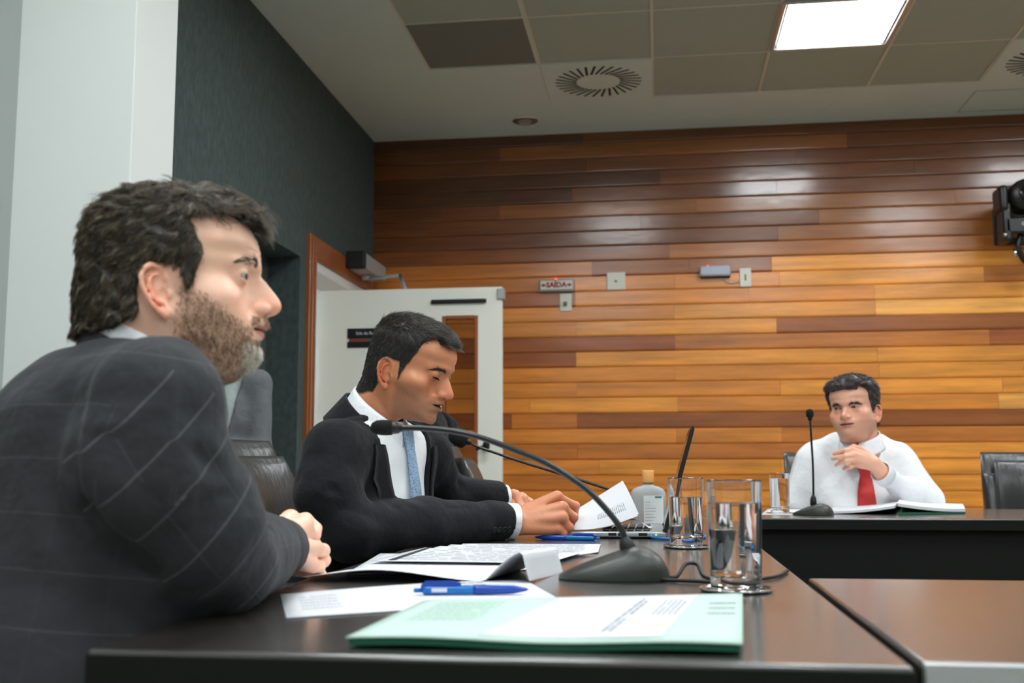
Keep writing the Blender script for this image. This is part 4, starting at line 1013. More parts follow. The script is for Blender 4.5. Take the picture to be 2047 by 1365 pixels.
def legs(root, hip, a, mt, knee=.46, spread=.12, shoe=True, seat=.50):
    c, s = math.cos(a), math.sin(a); fw = np.array([c, s, 0]); lf = np.array([-s, c, 0]); hip = np.array(hip, float)
    K = []; 
    for q in (-1, 1):
        h = hip+lf*q*.09; k = hip+fw*knee+lf*q*spread+np.array([0, 0, .02]); f_ = k+fw*.04; f_[2] = .09; K.append((h, k, f_))
    def f(P):
        d = ell(((P-hip)@np.stack([fw, lf, [0, 0, 1]], 1)).astype(f32), (0, 0, .02), (.15, .19, .13))
        for h, k, g in K: d = smin(d, chain(P, [h, k, g], [.092, .068, .052]), .03)
        return smax(d, .085-P[:, 2], .004)+.003*gn(P, 22, 6)
    A = np.array([p for t_ in K for p in t_]); V, F = nets(f, A.min(0)-[.22, .22, .06], A.max(0)+[.2, .2, .14], .013, slack=1.6); np_mesh('trousers', V, F, mt, root)
    if shoe:
        for h, k, g in K:
            def fs(P, g=g):
                Q = ((P-g)@np.stack([fw, lf, [0, 0, 1]], 1)).astype(f32); d = smin(ell(Q, (.06, 0, -.045), (.14, .048, .042)), ell(Q, (-.01, 0, -.01), (.055, .042, .06)), .02); return smax(d, -.089-Q[:, 2], .004)
            V, F = nets(fs, g-.24, g+.24, .009, slack=1.6); np_mesh('shoe', V, F, M['leather'], root)
M['suit_check'] = fabric('grey_check_wool', (50, 51, 54), (104, 105, 108), su=.056, sv=.058)
M['suit_dark'] = fabric('near_black_wool', (19, 20, 24))
M['suit_grey'] = fabric('mid_grey_wool', (100, 103, 107))
M['suit_black'] = fabric('black_wool', (13, 13, 15))
M['shirt_white'] = fabric('white_shirt_cotton', (236, 238, 240), rough=.75, wrinkle=(17, .8))
M['shirt_pale'] = fabric('grey_green_shirt', (158, 168, 165), rough=.8)

# ---- bearded man in the grey check suit
org = at(352, 611, 1.22)
prof1 = [(100, 140), (98, 50), (97.6, 44), (97.3, 38.7), (104.5, 31), (110.5, 24), (116, 17), (120.5, 8), (122, 1.4), (120, -4), (115, -7.5), (110.5, -9.2), (106, -10.5), (107.5, -14), (108.8, -19), (108.5, -23), (105, -27), (102.2, -28.8), (103.4, -31.5), (103.0, -36), (98.5, -41.5), (97, -46), (99.5, -52), (100, -57), (97.6, -65), (91, -74), (70, -80)]
h1 = Head(org, math.radians(19), 0, 0, 1.0, prof1, wide=1.04, jaw=1.08, neck=.064, neckto=(-.055, 0, -.15), eye=(.0715, .034, .032), ap=.0038, apz=-.0006, wrk=.0006, ear=(-.0105, .079, .0045), bag=0, fat=1, eartilt=14)
man1 = empty('person', (org[0]-.12, org[1]-.1, .45), label='bearded man in a grey check suit in the left foreground, looking right', cat='person')
def beard_m(P):
    x, y, z = P[:, 0], P[:, 1], P[:, 2]; ay = np.abs(y)
    lo = sst(-.112, -.098, z+.004*gn(P, 90))
    # upper edge of the beard on the cheek falls from the ear to the mouth corner
    top = np.interp(x, [.00, .03, .055, .075, .088, .12], [.02, .006, -.010, -.022, -.030, -.035])
    m = sst(.008, -.010, z-top+.003*gn(P, 150))*sst(.002, .020, x+.004*gn(P, 120))*lo
    mus = sst(-.0255, -.0225, z)*sst(-.0105, -.0145, z)*sst(.033, .027, ay)*sst(.085, .094, x)
    lipz = sst(-.0425, -.0385, z)*sst(.0285, .0235, ay)*(x > .08)*sst(-.005, -.0145, z)
    m = np.where((x > .07), m*(1-lipz), m)
    soul = sst(.010, .006, ay)*sst(-.0425, -.0445, z)*sst(-.054, -.05, z)*(x > .08)
    under = sst(-.080, -.073, z)*0
    return np.clip(np.maximum(m*.95, mus*.9), 0, 1)
def hair_m1(P):
    x, y, z = P[:, 0], P[:, 1], P[:, 2]; ay = np.abs(y)
    n = .0025*gn(P, 200)
    xs = np.interp(z, [-.01, .015, .05, .065, .08, .092, .1, .106, .112], [.016, .024, .033, .031, .024, .018, .03, .06, .09])
    xs = np.where((z > .088) & (ay < .035), np.interp(z, [.088, .095, .104, .12], [.02, .074, .09, .12]), xs)
    m = sst(xs+.003, xs-.003, x+n)
    low = np.interp(x, [-.12, -.06, -.034, -.026, .010, .018, .04], [-.045, -.036, -.022, .037, .036, .010, .006])
    return ear_free(h1, P, m*sst(low-.004, low+.004, z+n))
V, F = h1.build(.0019)
def stub1(V): return beard_m(V)*.5
C = skin_cols(V, (252, 200, 172), h1, lips=(196, 118, 104), hairm=hair_m1, hairc=(42, 36, 30), stub=stub1, beard=(150, 116, 94))
V1h, F1h, C1h = V, F, C
rnd = np.random.RandomState(11)
# hair: a lumpy cap plus locks and single hairs
def cap1(P):
    x, y, z = P[:, 0], P[:, 1], P[:, 2]
    m = hair_m1(P); d = h1.skull(P, ears=False, detail=False)
    th = .008+.007*sst(.05, .13, z)+.004*sst(-.05, -.1, x)+.004*sst(.02, .07, x)*sst(.08, .11, z)
    lock = np.abs(gn(P*np.array([1, 1, 1.5], f32), 150, 7, 3))*.007+gn(P, 60, 6)*.003
    return d-np.where(m > 0, -.004+m*(th+.004)*1.0-lock*m, -.004)
Vc, Fc = nets(cap1, (-.135, -.105, -.06), (.12, .105, .165), .0026)
Cc = strand_cols(len(Vc), [(34, 29, 25), (26, 22, 20)], [1, 1], rnd, .1)
n = 15000
P, N = sample_faces(Vc, Fc, n, rnd, lambda q: hair_m1(q.astype(f32))*(.5+.5*(q[:, 1] < .03)))
mz = P[:, 2]; fr = sst(.0, .06, P[:, 0])*sst(.09, .11, mz)
sw = np.stack([gn(P.astype(f32), 38, 6, 1), gn(P.astype(f32), 38, 6, 7), gn(P.astype(f32), 38, 6, 13)], 1)
D = np.stack([-.55+1.75*fr+.35*sst(.1, .13, mz), -.15*np.sign(P[:, 1]), -.75+.75*sst(.07, .12, mz)+.1*fr], 1)+sw*.75+rnd.normal(size=(n, 3))*.11
top = sst(.08, .12, mz)
L = (.014+.014*top+.012*fr)*(.55+.7*rnd.rand(n)); lift = .12+.30*top*rnd.rand(n)+.16*rnd.rand(n)
hc = strand_cols(n, [(74, 63, 48), (50, 43, 34), (108, 92, 70), (140, 122, 98), (86, 74, 57)], [3, 3.4, 2.4, .7, 3], rnd, .2)
ci = clump_ids(P, 1100, rnd); sh_ = rnd.uniform(.7, 1.25, (ci.max()+1, 1)).astype(f32); hc = hc*sh_[ci]; D = D+(rnd.normal(size=(ci.max()+1, 3))*.28)[ci]; L = L*rnd.uniform(.75, 1.3, ci.max()+1)[ci]
S1 = strands(P, N, D, L, .00046, K=6, curl=.22, lift=lift, hug=10, rnd=rnd, cols=hc, freq=190, clump=ci)
# forelock tuft hanging over the forehead
n = 1500
a = rnd.rand(n); P = np.stack([.052+.034*a, rnd.uniform(-.046, .04, n), .134-.030*a**1.5+rnd.normal(size=n)*.003], 1)
N = np.tile([.3, 0, .95], (n, 1)); D = np.stack([np.ones(n), rnd.normal(size=n)*.3, -.12+rnd.normal(size=n)*.22], 1)
S2 = strands(P, N, D, clump=clump_ids(P, 45, rnd), cst=.7, L=(.022+.022*rnd.rand(n)),  rad=.0004, K=6, curl=.3, lift=.12, hug=14, rnd=rnd, cols=strand_cols(n, [(72, 60, 46), (52, 44, 34), (130, 110, 84)], [3, 3, 1.4], rnd, .2), freq=170)
Vh, Fh, Ch = join([(Vc, Fc, Cc), S1, S2])
np_mesh('hair', h1.tw(Vh), Fh, MH, man1, cols=Ch)
# beard: short hairs, grey on the chin
sel = beard_m
n = 8000; P, N = sample_faces(V, F, n, rnd, lambda q: sel(q.astype(f32))*(.35+.65*(q[:, 1] < .02)))
chin = sst(.072, .088, P[:, 0])*sst(-.040, -.052, P[:, 2]); must = sst(-.03, -.024, P[:, 2])*(P[:, 0] > .085)
D = np.stack([.25-.3*must, -.1*np.sign(P[:, 1])*0+np.sign(P[:, 1])*.7*must, -1+.2*chin], 1)+rnd.normal(size=(n, 3))*.32
cheek = sst(-.052, -.028, P[:, 2])*(P[:, 0] < .086)
ci = clump_ids(P, 2200, rnd); D = D+(rnd.normal(size=(ci.max()+1, 3))*.35)[ci]; L = (.0040+.005*chin+.0022*(1-cheek)-.000*must)*(.6+.6*rnd.rand(n))
dk = strand_cols(n, [(146, 114, 90), (172, 140, 112), (88, 72, 58), (204, 180, 152)], [3, 2.8, 1.4, 2], rnd, .2); gr = strand_cols(n, [(240, 234, 220), (200, 192, 178), (130, 122, 108)], [4, 2, .8], rnd, .12)
ml = strand_cols(n, [(150, 120, 84), (110, 86, 60), (180, 150, 110)], [2, 2, 1], rnd, .12)
cc = np.where((rnd.rand(n) < chin*.9)[:, None], gr, dk); cc = np.where((must > .5)[:, None], ml, cc)
Vb, Fb, Cb = strands(P, N, D, L, .00028+.0001*chin, K=3, curl=.1, lift=.42, hug=12, rnd=rnd, cols=cc, clump=ci, cst=.6)
np_mesh('beard', h1.tw(Vb), Fb, MH, man1, cols=Cb)
brow(h1, man1, [(.088, .019, .0485), (.087, .028, .052), (.080, .040, .051), (.070, .049, .047)], [(78, 58, 44), (110, 84, 62)], n=150, w=.0055)
eyes(h1, man1, (1, -.22, .03), (70, 78, 74))

# body, sleeve and hand
Sh, Md, Lw, El, Wr = at(312, 815, 1.06), at(300, 930, 1.07), at(388, 1045, 1.12), at(450, 1120, 1.19), at(562, 1094, 1.475)
Lsh = at(150, 815, 1.36)
mid1 = (Sh+Lsh)/2; ax_ = Lsh-Sh; a1 = math.atan2(ax_[1], ax_[0])-math.pi/2
LEl = Lsh+np.array([.02, .12, -.20]); LWr = np.array([-.615, 1.56, TZ+.05])
B1 = Body(mid1, a1, .12, [((.0, 0, -.13), (.135, .19, .16)), ((-.015, 0, -.30), (.16, .195, .2)), ((-.02, 0, -.04), (.11, .15, .09))],
          [([Sh, Md, Lw, El, Wr], [.064, .080, .073, .057, .045]), ([Lsh, LEl, LWr], [.064, .055, .042])], sh=np.linalg.norm(ax_)/2, drop=.0, shr=.066, trap=-.004)
cr1 = [(at(150, 745, 1.02), at(132, 930, 1.0), .012, .012), (at(132, 930, 1.0), at(190, 1025, 1.02), .012, .012), (at(190, 1025, 1.02), at(300, 1125, 1.06), .014, .012),
       (at(170, 800, .99), at(335, 775, .99), .011, .007), (at(335, 775, .99), at(430, 830, 1.03), .010, .007), (at(200, 850, .99), at(330, 820, .98), .009, -.004),
       (at(395, 905, 1.03), at(450, 950, 1.06), .009, .007), (at(330, 930, .99), at(410, 900, 1.0), .010, .004), (at(360, 1010, 1.03), at(470, 985, 1.07), .009, .004),
       (at(480, 1000, 1.12), at(450, 1060, 1.09), .010, .006), (at(440, 1085, 1.1), at(530, 1060, 1.22), .009, .005), (at(535, 1080, 1.3), at(560, 1140, 1.38), .007, .005), (at(230, 900, .98), at(300, 990, 1.0), .012, .003)]
jk, jf = jacket(B1, 'jacket', M['suit_check'], man1, .0042, (-1.05, .8, .42), (-.3, 1.68, 1.12), cr1, .006, vee=(-.22, .075, .02))
shirt_core(B1, man1, M['shirt_white'], .009, (-.95, .9, .6), (-.35, 1.6, 1.12), -.007)
ring_band(h1, 'shirt_collar', M['shirt_white'], man1, -.024, .069, .069, -.010, .50, .052, gap=.12, wing=.03)
ring_band(h1, 'jacket_collar', M['suit_check'], man1, -.026, .074, .073, -.030, .46, .06, th=.005, gap=.9, flare=.016)
tb = B1.mid+B1.fw*.10
tie_mesh([h1.tw((.050, 0, -.098)), h1.tw((.058, 0, -.125)), B1.mid+B1.fw*.13+B1.up*-.08, B1.mid+B1.fw*.155+B1.up*-.2], [.02, .017, .03, .036], mat('grey_green_silk', (120, 132, 128), .5), man1, B1.fw)
K = [at(580, 1037, 1.535), at(610, 1066, 1.55), at(630, 1098, 1.55), at(624, 1130, 1.535)]
up_ = np.array([0, 0, 1.]); away = np.array([-.03, 1.0, 0])
Fg = []
for i, kp in enumerate(K):
    l = (.040, .044, .040, .032)[i]; p1 = kp+away*l*.75+np.array([.003, 0, -.004]); p2 = p1+np.array([-.022, .004, -.006]); p3 = p2+np.array([-.012, -.014, 0]); Fg.append([p1, p2, p3])
wr1 = at(556, 1088, 1.475)
th1 = [wr1+np.array([.005, .03, .012]), wr1+np.array([.012, .075, .022]), K[0]+np.array([.006, .05, -.004]), K[0]+np.array([.022, .055, -.016])]
Vh1, Fh1 = hand_mesh(wr1, K, Fg, th1, rw=.027, forearm=wr1-(Wr-El)/np.linalg.norm(Wr-El)*.05, rk=.0135)
# the other hand lies behind, clasped under the first
K2 = [p+np.array([-.018, .065, -.014]) for p in K]; w2_ = LWr+np.array([.02, -.01, -.012])
Fg2 = [[p+np.array([.02, -.03, -.004]), p+np.array([.012, -.045, -.012]), p+np.array([-.004, -.05, -.016])] for p in K2]
Vh2, Fh2 = hand_mesh(w2_, K2, Fg2, [w2_+np.array([.02, 0, .015]), w2_+np.array([.05, -.01, .03]), w2_+np.array([.07, -.02, .035])], h=.004, rw=.025)
hc1 = (250, 200, 174)
Vx, Fx, Cx = join([(h1.tw(V1h), F1h, C1h), (Vh1, Fh1, hand_cols(Vh1, hc1, K)), (Vh2, Fh2, hand_cols(Vh2, hc1)), core(B1, h1, None, hc1)])
np_mesh('body', Vx, Fx, MS, man1, cols=Cx)
legs(man1, B1.mid-B1.fw*.05+np.array([-.0, -.0, -.47]), a1, M['suit_check'])

# ---- clean-shaven man in the dark suit with a blue tie, reading
S2_ = 1.0
org = at(811, 757, 2.30); org = org+np.array([0, 0, 0])
prof2 = [(99, 140), (98, 60), (98.5, 48), (96.5, 40), (93.5, 33), (97, 27), (103, 20), (109, 12), (114.5, 3), (117.5, -4), (116.5, -10), (112, -14), (107, -15.5), (101, -16.5), (100.5, -21), (101.5, -26), (102.5, -29), (101, -31.8), (96, -35), (97.5, -39), (99, -42), (97.5, -45), (92.5, -50), (92, -55), (94.5, -61), (95, -67), (92, -75), (84, -81), (60, -84)]
h2 = Head(org, math.radians(-11), math.radians(18), math.radians(0), 1.0, prof2, back=.92, wide=.97, jaw=.93, neck=.054, neckto=(-.062, 0, -.14), bz=.0425, eye=(.0725, .0330, .0285), ap=.0005, apz=-.0050, ear=(-.012, .0745, .002), bag=0, fat=0, eartilt=10, mouth=(-.0335, .0215), slit=.0019,
          shape=[0, 0, 0, 0, 0, -1, -3, -5, -6, -6, -4, 0, 4, 10, 10], tip=(.1065, -.006), ala=(.0945, -.0095), earout=28, earh=1.05)
man2 = empty('person', (org[0]-.1, org[1]+.02, .45), label='dark-haired man in a near-black suit and blue patterned tie, head bowed over papers', cat='person')
def hair_m2(P):
    x, y, z = P[:, 0], P[:, 1], P[:, 2]; ay = np.abs(y); n = .002*gn(P, 220)
    xs = np.interp(z, [-.02, .0, .03, .05, .065, .08, .09, .1, .108, .116], [.006, .016, .024, .033, .040, .043, .046, .055, .07, .09])
    xs = np.where((ay < .040), np.maximum(xs, np.interp(z, [.082, .092, .100, .12], [.0, .074, .088, .12])), xs)
    m = sst(xs+.002, xs-.003, x+n)
    low = np.interp(x, [-.12, -.07, -.04, -.028, -.02, .008, .013, .04], [-.062, -.058, -.045, -.02, .034, .033, -.008, -.014])
    return ear_free(h2, P, m*sst(low-.004, low+.004, z+n))
V, F = h2.build(.0022)
def stub2(V):
    x, y, z = V[:, 0], V[:, 1], V[:, 2]; ay = np.abs(y)
    top = np.interp(x, [.00, .03, .055, .075, .088, .12], [.0, -.010, -.022, -.030, -.02, -.016])
    m = sst(.006, -.012, z-top)*sst(.0, .018, x)*sst(-.088, -.078, z)
    return .5*m
C = skin_cols(V, (208, 138, 98), h2, lips=(176, 104, 96), hairm=hair_m2, hairc=(30, 26, 22), stub=stub2, beard=(96, 78, 66))
V2h, F2h, C2h = V, F, C
rnd = np.random.RandomState(21)
def cap2(P):
    x, y, z = P[:, 0], P[:, 1], P[:, 2]; m = hair_m2(P); d = h2.skull(P, ears=False, detail=False)
    th = .0006+.0085*sst(.05, .125, z)+.004*sst(.02, .07, x)*sst(.085, .11, z)+.002*sst(-.03, -.1, x)*sst(0, .05, z)
    return d-np.where(m > 0, -.009+m*(th+.009)-np.abs(gn(P, 260, 7, 3))*.0026*m, -.009)
Vc, Fc = nets(cap2, (-.13, -.1, -.07), (.125, .1, .155), .003)
Cc = strand_cols(len(Vc), [(26, 22, 19)], [1], rnd, .08)
n = 11000; P, N = sample_faces(Vc, Fc, n, rnd, lambda q: hair_m2(q.astype(f32))*(.45+.55*(q[:, 1] < .03)))
top = sst(.07, .11, P[:, 2]); fr = sst(.0, .05, P[:, 0])*top
D = np.stack([-.2+1.2*top, -.1*np.sign(P[:, 1]), -1+1.0*top], 1)+rnd.normal(size=(n, 3))*.2+.3*np.stack([gn(P.astype(f32), 50, 6, k) for k in (1, 7, 13)], 1)
L = (.006+.010*top+.003*fr)*(.6+.6*rnd.rand(n))
S1 = strands(P, N, D, L, .00038, K=4, curl=.1, lift=.3+.35*top*rnd.rand(n), hug=12, rnd=rnd, cols=strand_cols(n, [(40, 34, 28), (26, 23, 19), (84, 72, 58), (120, 108, 94)], [4, 3.5, 2.2, .8], rnd, .2))
n = 500; a = rnd.rand(n); P = np.stack([.074+.012*a, rnd.uniform(-.036, .034, n), .106-.010*a], 1)
S2 = strands(P, np.tile([.4, 0, .9], (n, 1)), np.stack([np.ones(n), rnd.normal(size=n)*.3, -.2+rnd.normal(size=n)*.3], 1), .010+.010*rnd.rand(n), .00035, K=4, curl=.1, lift=.2, hug=12, rnd=rnd, cols=strand_cols(n, [(34, 29, 25), (80, 70, 60), (140, 130, 118)], [3, 1, .5], rnd, .2))
Vh, Fh, Ch = join([(Vc, Fc, Cc), S1, S2]); np_mesh('hair', h2.tw(Vh), Fh, MH, man2, cols=Ch)
brow(h2, man2, [(.090, .012, .0385), (.090, .024, .042), (.083, .038, .0425), (.073, .048, .0375)], [(40, 32, 26), (64, 50, 40)], n=380, w=.005, rad=.0004)
# lashes: short dark hairs along the lowered lid
for s in (-1,):
    n = 150; t_ = rnd.rand(n); ph = (t_-.5)*2.1; ec = np.array(h2.eye)
    P = np.stack([ec[0]+.0139*np.cos(ph)*.93, ec[1]+.0139*np.sin(ph), np.full(n, ec[2]-.0042)+.0015*(t_-.5)], 1); Nn = np.stack([np.cos(ph), np.sin(ph), np.full(n, -.3)], 1); Nn /= np.linalg.norm(Nn, axis=1)[:, None]
    Dd = Nn*.8+np.array([.3, 0, -.75]); P[:, 1] *= s; Nn[:, 1] *= s; Dd[:, 1] *= s
    Vv, Fv, Cv = strands(P, np.cross(Dd, [0, 1, 0])/np.linalg.norm(np.cross(Dd, [0, 1, 0]), axis=1)[:, None], Dd, .0055+.002*rnd.rand(n), .00032, K=3, lift=0, hug=-8, rnd=rnd, cols=strand_cols(n, [(22, 18, 16)], [1], rnd, .1))
    np_mesh('eyelashes', h2.tw(Vv), Fv, mat('dark_lashes', (24, 18, 15), .9, spec=0), man2)
eyes(h2, man2, (1, 0, -.75), (60, 42, 30))
# suit
Sh, Md, El, Fm, Wr = at(668, 900, 2.15), at(655, 985, 2.12), at(700, 1062, 2.12), at(850, 1046, 2.26), at(1006, 1040, 2.44)
Lsh = at(850, 915, 2.50)
LEl, LWr = at(893, 990, 2.58), at(1000, 997, 2.66)
mid2 = (Sh+Lsh)/2; ax_ = Lsh-Sh; a2 = math.atan2(ax_[1], ax_[0])-math.pi/2
B2 = Body(mid2, a2, .25, [((-.01, 0, -.13), (.125, .185, .16)), ((-.03, 0, -.30), (.13, .165, .2)), ((-.03, 0, -.02), (.09, .13, .08))],
          [([Sh, Md, El, Fm, Wr], [.062, .066, .057, .049, .044]), ([Lsh, LEl, LWr], [.056, .048, .041])], sh=np.linalg.norm(ax_)/2, drop=0, shr=.064, trap=.012)
cr2 = [(at(640, 870, 2.06), at(720, 845, 2.1), .014, .006), (at(700, 880, 2.06), at(760, 960, 2.12), .015, .007), (at(760, 960, 2.12), at(790, 1010, 2.16), .012, .006),
       (at(600, 960, 2.08), at(690, 985, 2.05), .012, .005), (at(780, 1000, 2.18), at(770, 1060, 2.15), .010, .008), (at(800, 1000, 2.2), at(840, 1015, 2.2), .008, -.004), (at(880, 1020, 2.25), at(960, 1012, 2.33), .008, .003), (at(640, 1000, 2.06), at(760, 1040, 2.1), .012, .005),
       (at(895, 955, 2.53), at(950, 985, 2.56), .012, .007)]
jacket(B2, 'jacket', M['suit_dark'], man2, .006, (-1.1, 1.85, .40), (-.12, 3.0, 1.12), cr2, .006, vee=(-.36, .10, .0))
shirt_core(B2, man2, M['shirt_white'], .008, (-1.0, 1.9, .5), (-.25, 2.95, 1.15), -.009)
def cuff_buttons(A, Bp, r, root, n=4, up=(0, -1, 0)):
    A = np.array(A); Bp = np.array(Bp); d = (Bp-A)/np.linalg.norm(Bp-A); nn = np.array(up, float)-d*(d@np.array(up)); nn /= np.linalg.norm(nn); sd = np.cross(nn, d)
    Mx = Matrix((Vector(sd), Vector(d), Vector(nn))).transposed().to_4x4()
    for k in range(n):
        p = Bp-d*(.022+.0145*k)+nn*(r-.002)
        MB().lathe([(0, 0), (.0072, 0), (.0078, .0015), (.0072, .003), (.0055, .0022), (0, .002)], (0, 0, 0), 18, Matrix.Translation(Vector(p)) @ Mx).build('cuff_button', M['black'], root)
cuff_buttons(Fm, Wr, .046, man2, up=(.25, -1, -.35))
cuff('shirt_cuff', LWr, LWr+(LWr-LEl), .035, M['shirt_white'], man2, L=.014)
# collar and blue tie, lined up on the chest opening
c0, c1 = at(722, 790, 2.28), at(810, 885, 2.33)
ring_band(h2, 'shirt_collar', M['shirt_white'], man2, -.034, .067, .063, -.048, .40, .052, gap=.13, wing=.045, flare=.016)
ring_band(h2, 'jacket_collar', M['suit_dark'], man2, -.044, .070, .074, -.068, .42, .06, th=.006, gap=.8, flare=.03, wing=.05)
M['tie_blue'] = (lambda: (lambda t: (t.l(t.n('ShaderNodeTexCoord').outputs['Object'], (vn := t.n('ShaderNodeTexVoronoi', i_Scale=300.0)).inputs['Vector']), t.l(vn.outputs['Distance'], (cr := t.n('ShaderNodeValToRGB')).inputs['Fac']),
    [setattr(cr.color_ramp.elements[0], 'color', (*lin((78, 108, 142)), 1)), setattr(cr.color_ramp.elements[1], 'color', (*lin((150, 178, 204)), 1)), setattr(cr.color_ramp.elements[0], 'position', .3), setattr(cr.color_ramp.elements[1], 'position', .42)], t.l(cr.outputs['Color'], t.b.inputs['Base Color']), setattr(t.b.inputs['Roughness'], 'default_value', .5), t.m)[-1])(NT('blue_pattern_silk')))()
def chest(B, lat, up, off=.0):
    """point on the chest surface of the body at lateral/up body coordinates"""
    lo, hi = 0., .4
    for _ in range(24):
        m_ = (lo+hi)/2; p = B.mid+B.lf*lat+B.up*up+B.fw*m_
        if B.torso(p[None].astype(f32))[0] < off: lo = m_
        else: hi = m_
    return B.mid+B.lf*lat+B.up*up+B.fw*lo
kn = h2.tw((.036, 0, -.098))
tp = [kn, kn+(chest(B2, 0, -.02)-kn)*.5]+[chest(B2, 0, u, .001) for u in (-.05, -.09, -.14, -.2, -.27, -.34)]
tie_mesh(tp, [.021, .015, .019, .023, .027, .031, .034, .036], M['tie_blue'], man2, B2.fw)
def lapels(B, mt, root, z0, hw, w0=.045, w1=.075, th=.006):
    for s in (-1, 1):
        V = []; F = []; n = 22; k = 5
        for i in range(n+1):
            t = i/n; u = z0+(.035-z0)*t; inn = hw*t*.97+.004; wd = (w0*.25+(w1-w0*.25)*min(1, t/.72)**.8) if t < .72 else w1*(1-.35*(t-.72)/.28)
            if .72 < t < .78: wd *= .78
            for j in range(k):
                p = chest(B, s*(inn+wd*j/(k-1)), u, .004+th*(1-.5*j/(k-1))); V.append(p)
        m_ = len(V); V += [p-B.fw*.004 for p in V]
        for i in range(n):
            for j in range(k-1): q = i*k+j; F.append((q, q+1, q+k+1, q+k)); F.append((m_+q+k, m_+q+k+1, m_+q+1, m_+q))
            for q in (i*k, i*k+k-1): F.append((q, q+k, m_+q+k, m_+q))
        np_mesh('lapel', V, F, mt, root)
lapels(B2, M['suit_dark'], man2, -.36, .10, w1=.05, th=.003)
# near fist, holding the pages between thumb and finger
def cam_pts(L): return [at(*q) for q in L]
K = cam_pts([(1113, 993, 2.50), (1124, 1014, 2.47), (1124, 1034, 2.46), (1115, 1057, 2.46)])
Fg = [cam_pts([(1150, 1011, 2.53), (1147, 1044, 2.55), (1135, 1056, 2.57)]), cam_pts([(1147, 1034, 2.49), (1138, 1053, 2.51), (1122, 1054, 2.53)]), cam_pts([(1138, 1054, 2.47), (1126, 1062, 2.50), (1112, 1058, 2.51)]), cam_pts([(1126, 1066, 2.465), (1114, 1068, 2.49), (1104, 1062, 2.50)])]
wr2 = at(1030, 1043, 2.455)
Th = cam_pts([(1048, 1026, 2.50), (1090, 1010, 2.56), (1122, 1018, 2.59), (1146, 1032, 2.58)])
cuff('shirt_cuff', Wr, wr2, .0405, M['shirt_white'], man2, L=.029)
Va, Fa = hand_mesh(wr2, K, Fg, Th, rw=.0285, forearm=wr2-(Wr-Fm)/np.linalg.norm(Wr-Fm)*.06, rk=.0145, h=.0025)
K2 = cam_pts([(1010, 990, 2.70), (1026, 988, 2.715), (1042, 993, 2.72), (1054, 1001, 2.72)])
Fg2 = [cam_pts([(1014, 993, 2.655), (1026, 1012, 2.65), (1036, 1020, 2.66)]), cam_pts([(1031, 988, 2.66), (1040, 1011, 2.65), (1048, 1021, 2.66)]), cam_pts([(1047, 995, 2.665), (1053, 1013, 2.66), (1058, 1022, 2.67)]), cam_pts([(1059, 1003, 2.68), (1064, 1016, 2.675), (1068, 1024, 2.68)])]
wl2 = at(985, 1004, 2.72)
Vb, Fb = hand_mesh(wl2, K2, Fg2, cam_pts([(995, 1006, 2.70), (1004, 1000, 2.67), (1012, 1006, 2.66), (1020, 1014, 2.66)]), rw=.025, forearm=wl2+(LEl-LWr)/np.linalg.norm(LEl-LWr)*.05, rk=.0125, h=.0028)
hc2 = (214, 142, 104); hc2b = (230, 156, 126)
Vx, Fx, Cx = join([(h2.tw(V2h), F2h, C2h), (Va, Fa, hand_cols(Va, hc2, K+[f_[0] for f_ in Fg])), (Vb, Fb, hand_cols(Vb, hc2b, K2)), core(B2, h2, None, hc2)])
np_mesh('body', Vx, Fx, MS, man2, cols=Cx)
r_ = at(1048, 1010, 2.652); MB().lathe([(.0098, -.002), (.0098, .002), (.0108, .002), (.0108, -.002)], (0, 0, 0), 24, Matrix.Translation(Vector(r_)) @ Matrix.Rotation(.5, 4, 'Y'), closed=True).build('ring', mat('gold_ring', (230, 190, 120), .2, metal=1), man2)
legs(man2, B2.mid-B2.fw*.09+np.array([0, 0, -.44]), a2, M['suit_dark'])

# ---- man in the white shirt with a red tie
org = at(1708, 831, 4.36)
prof3 = [(100, 140), (98, 60), (98.5, 48), (96, 40), (93, 33), (98, 26), (104, 18), (110, 10), (115, 2), (114, -4), (109, -8), (104, -10), (102, -14), (101, -20), (101.5, -24), (99, -27), (98, -28.8), (100, -31), (100, -35), (96, -40), (95, -46), (98, -53), (97, -62), (92, -72), (78, -80)]
h3 = Head(org, math.radians(-118), math.radians(3), math.radians(4), 1.09, prof3, wide=1.0, jaw=1.08, neck=.056, neckto=(-.055, 0, -.12), eye=(.068, .032, .030), ap=.0026, apz=-.0012, bz=.0445, ear=(-.011, .079, .0), fat=1, bag=1, mouth=(-.029, .0245), eartilt=8, slit=.0014)
man3 = empty('person', (org[0], org[1]+.15, .45), label='man in a white shirt and red tie across the room, hand at his tie', cat='person')
def hair_m3(P):
    x, y, z = P[:, 0], P[:, 1], P[:, 2]; ay = np.abs(y); n = .004*gn(P, 160)
    xs = np.interp(z, [-.02, .0, .03, .05, .065, .08, .09, .1, .108, .116], [.004, .012, .022, .032, .038, .036, .038, .05, .07, .09])
    xs = np.where(ay < .045, np.maximum(xs, np.interp(z, [.078, .088, .096, .12], [.0, .070, .088, .12])), xs)
    low = np.interp(x, [-.12, -.07, -.04, -.028, -.02, .008, .013, .04], [-.05, -.048, -.035, -.015, .034, .033, -.004, -.01])
    return ear_free(h3, P, sst(xs+.003, xs-.003, x+n)*sst(low-.004, low+.004, z+n))
V, F = h3.build(.0032, lo=(-.13, -.11, -.16), hi=(.14, .11, .142))
def stub3(V):
    x, y, z = V[:, 0], V[:, 1], V[:, 2]
    return .22*sst(-.012, -.026, z)*sst(.0, .02, x)
C = skin_cols(V, (238, 178, 150), h3, s_red=.35, lips=(190, 110, 100), hairm=hair_m3, hairc=(52, 44, 38), stub=stub3, beard=(120, 96, 84))
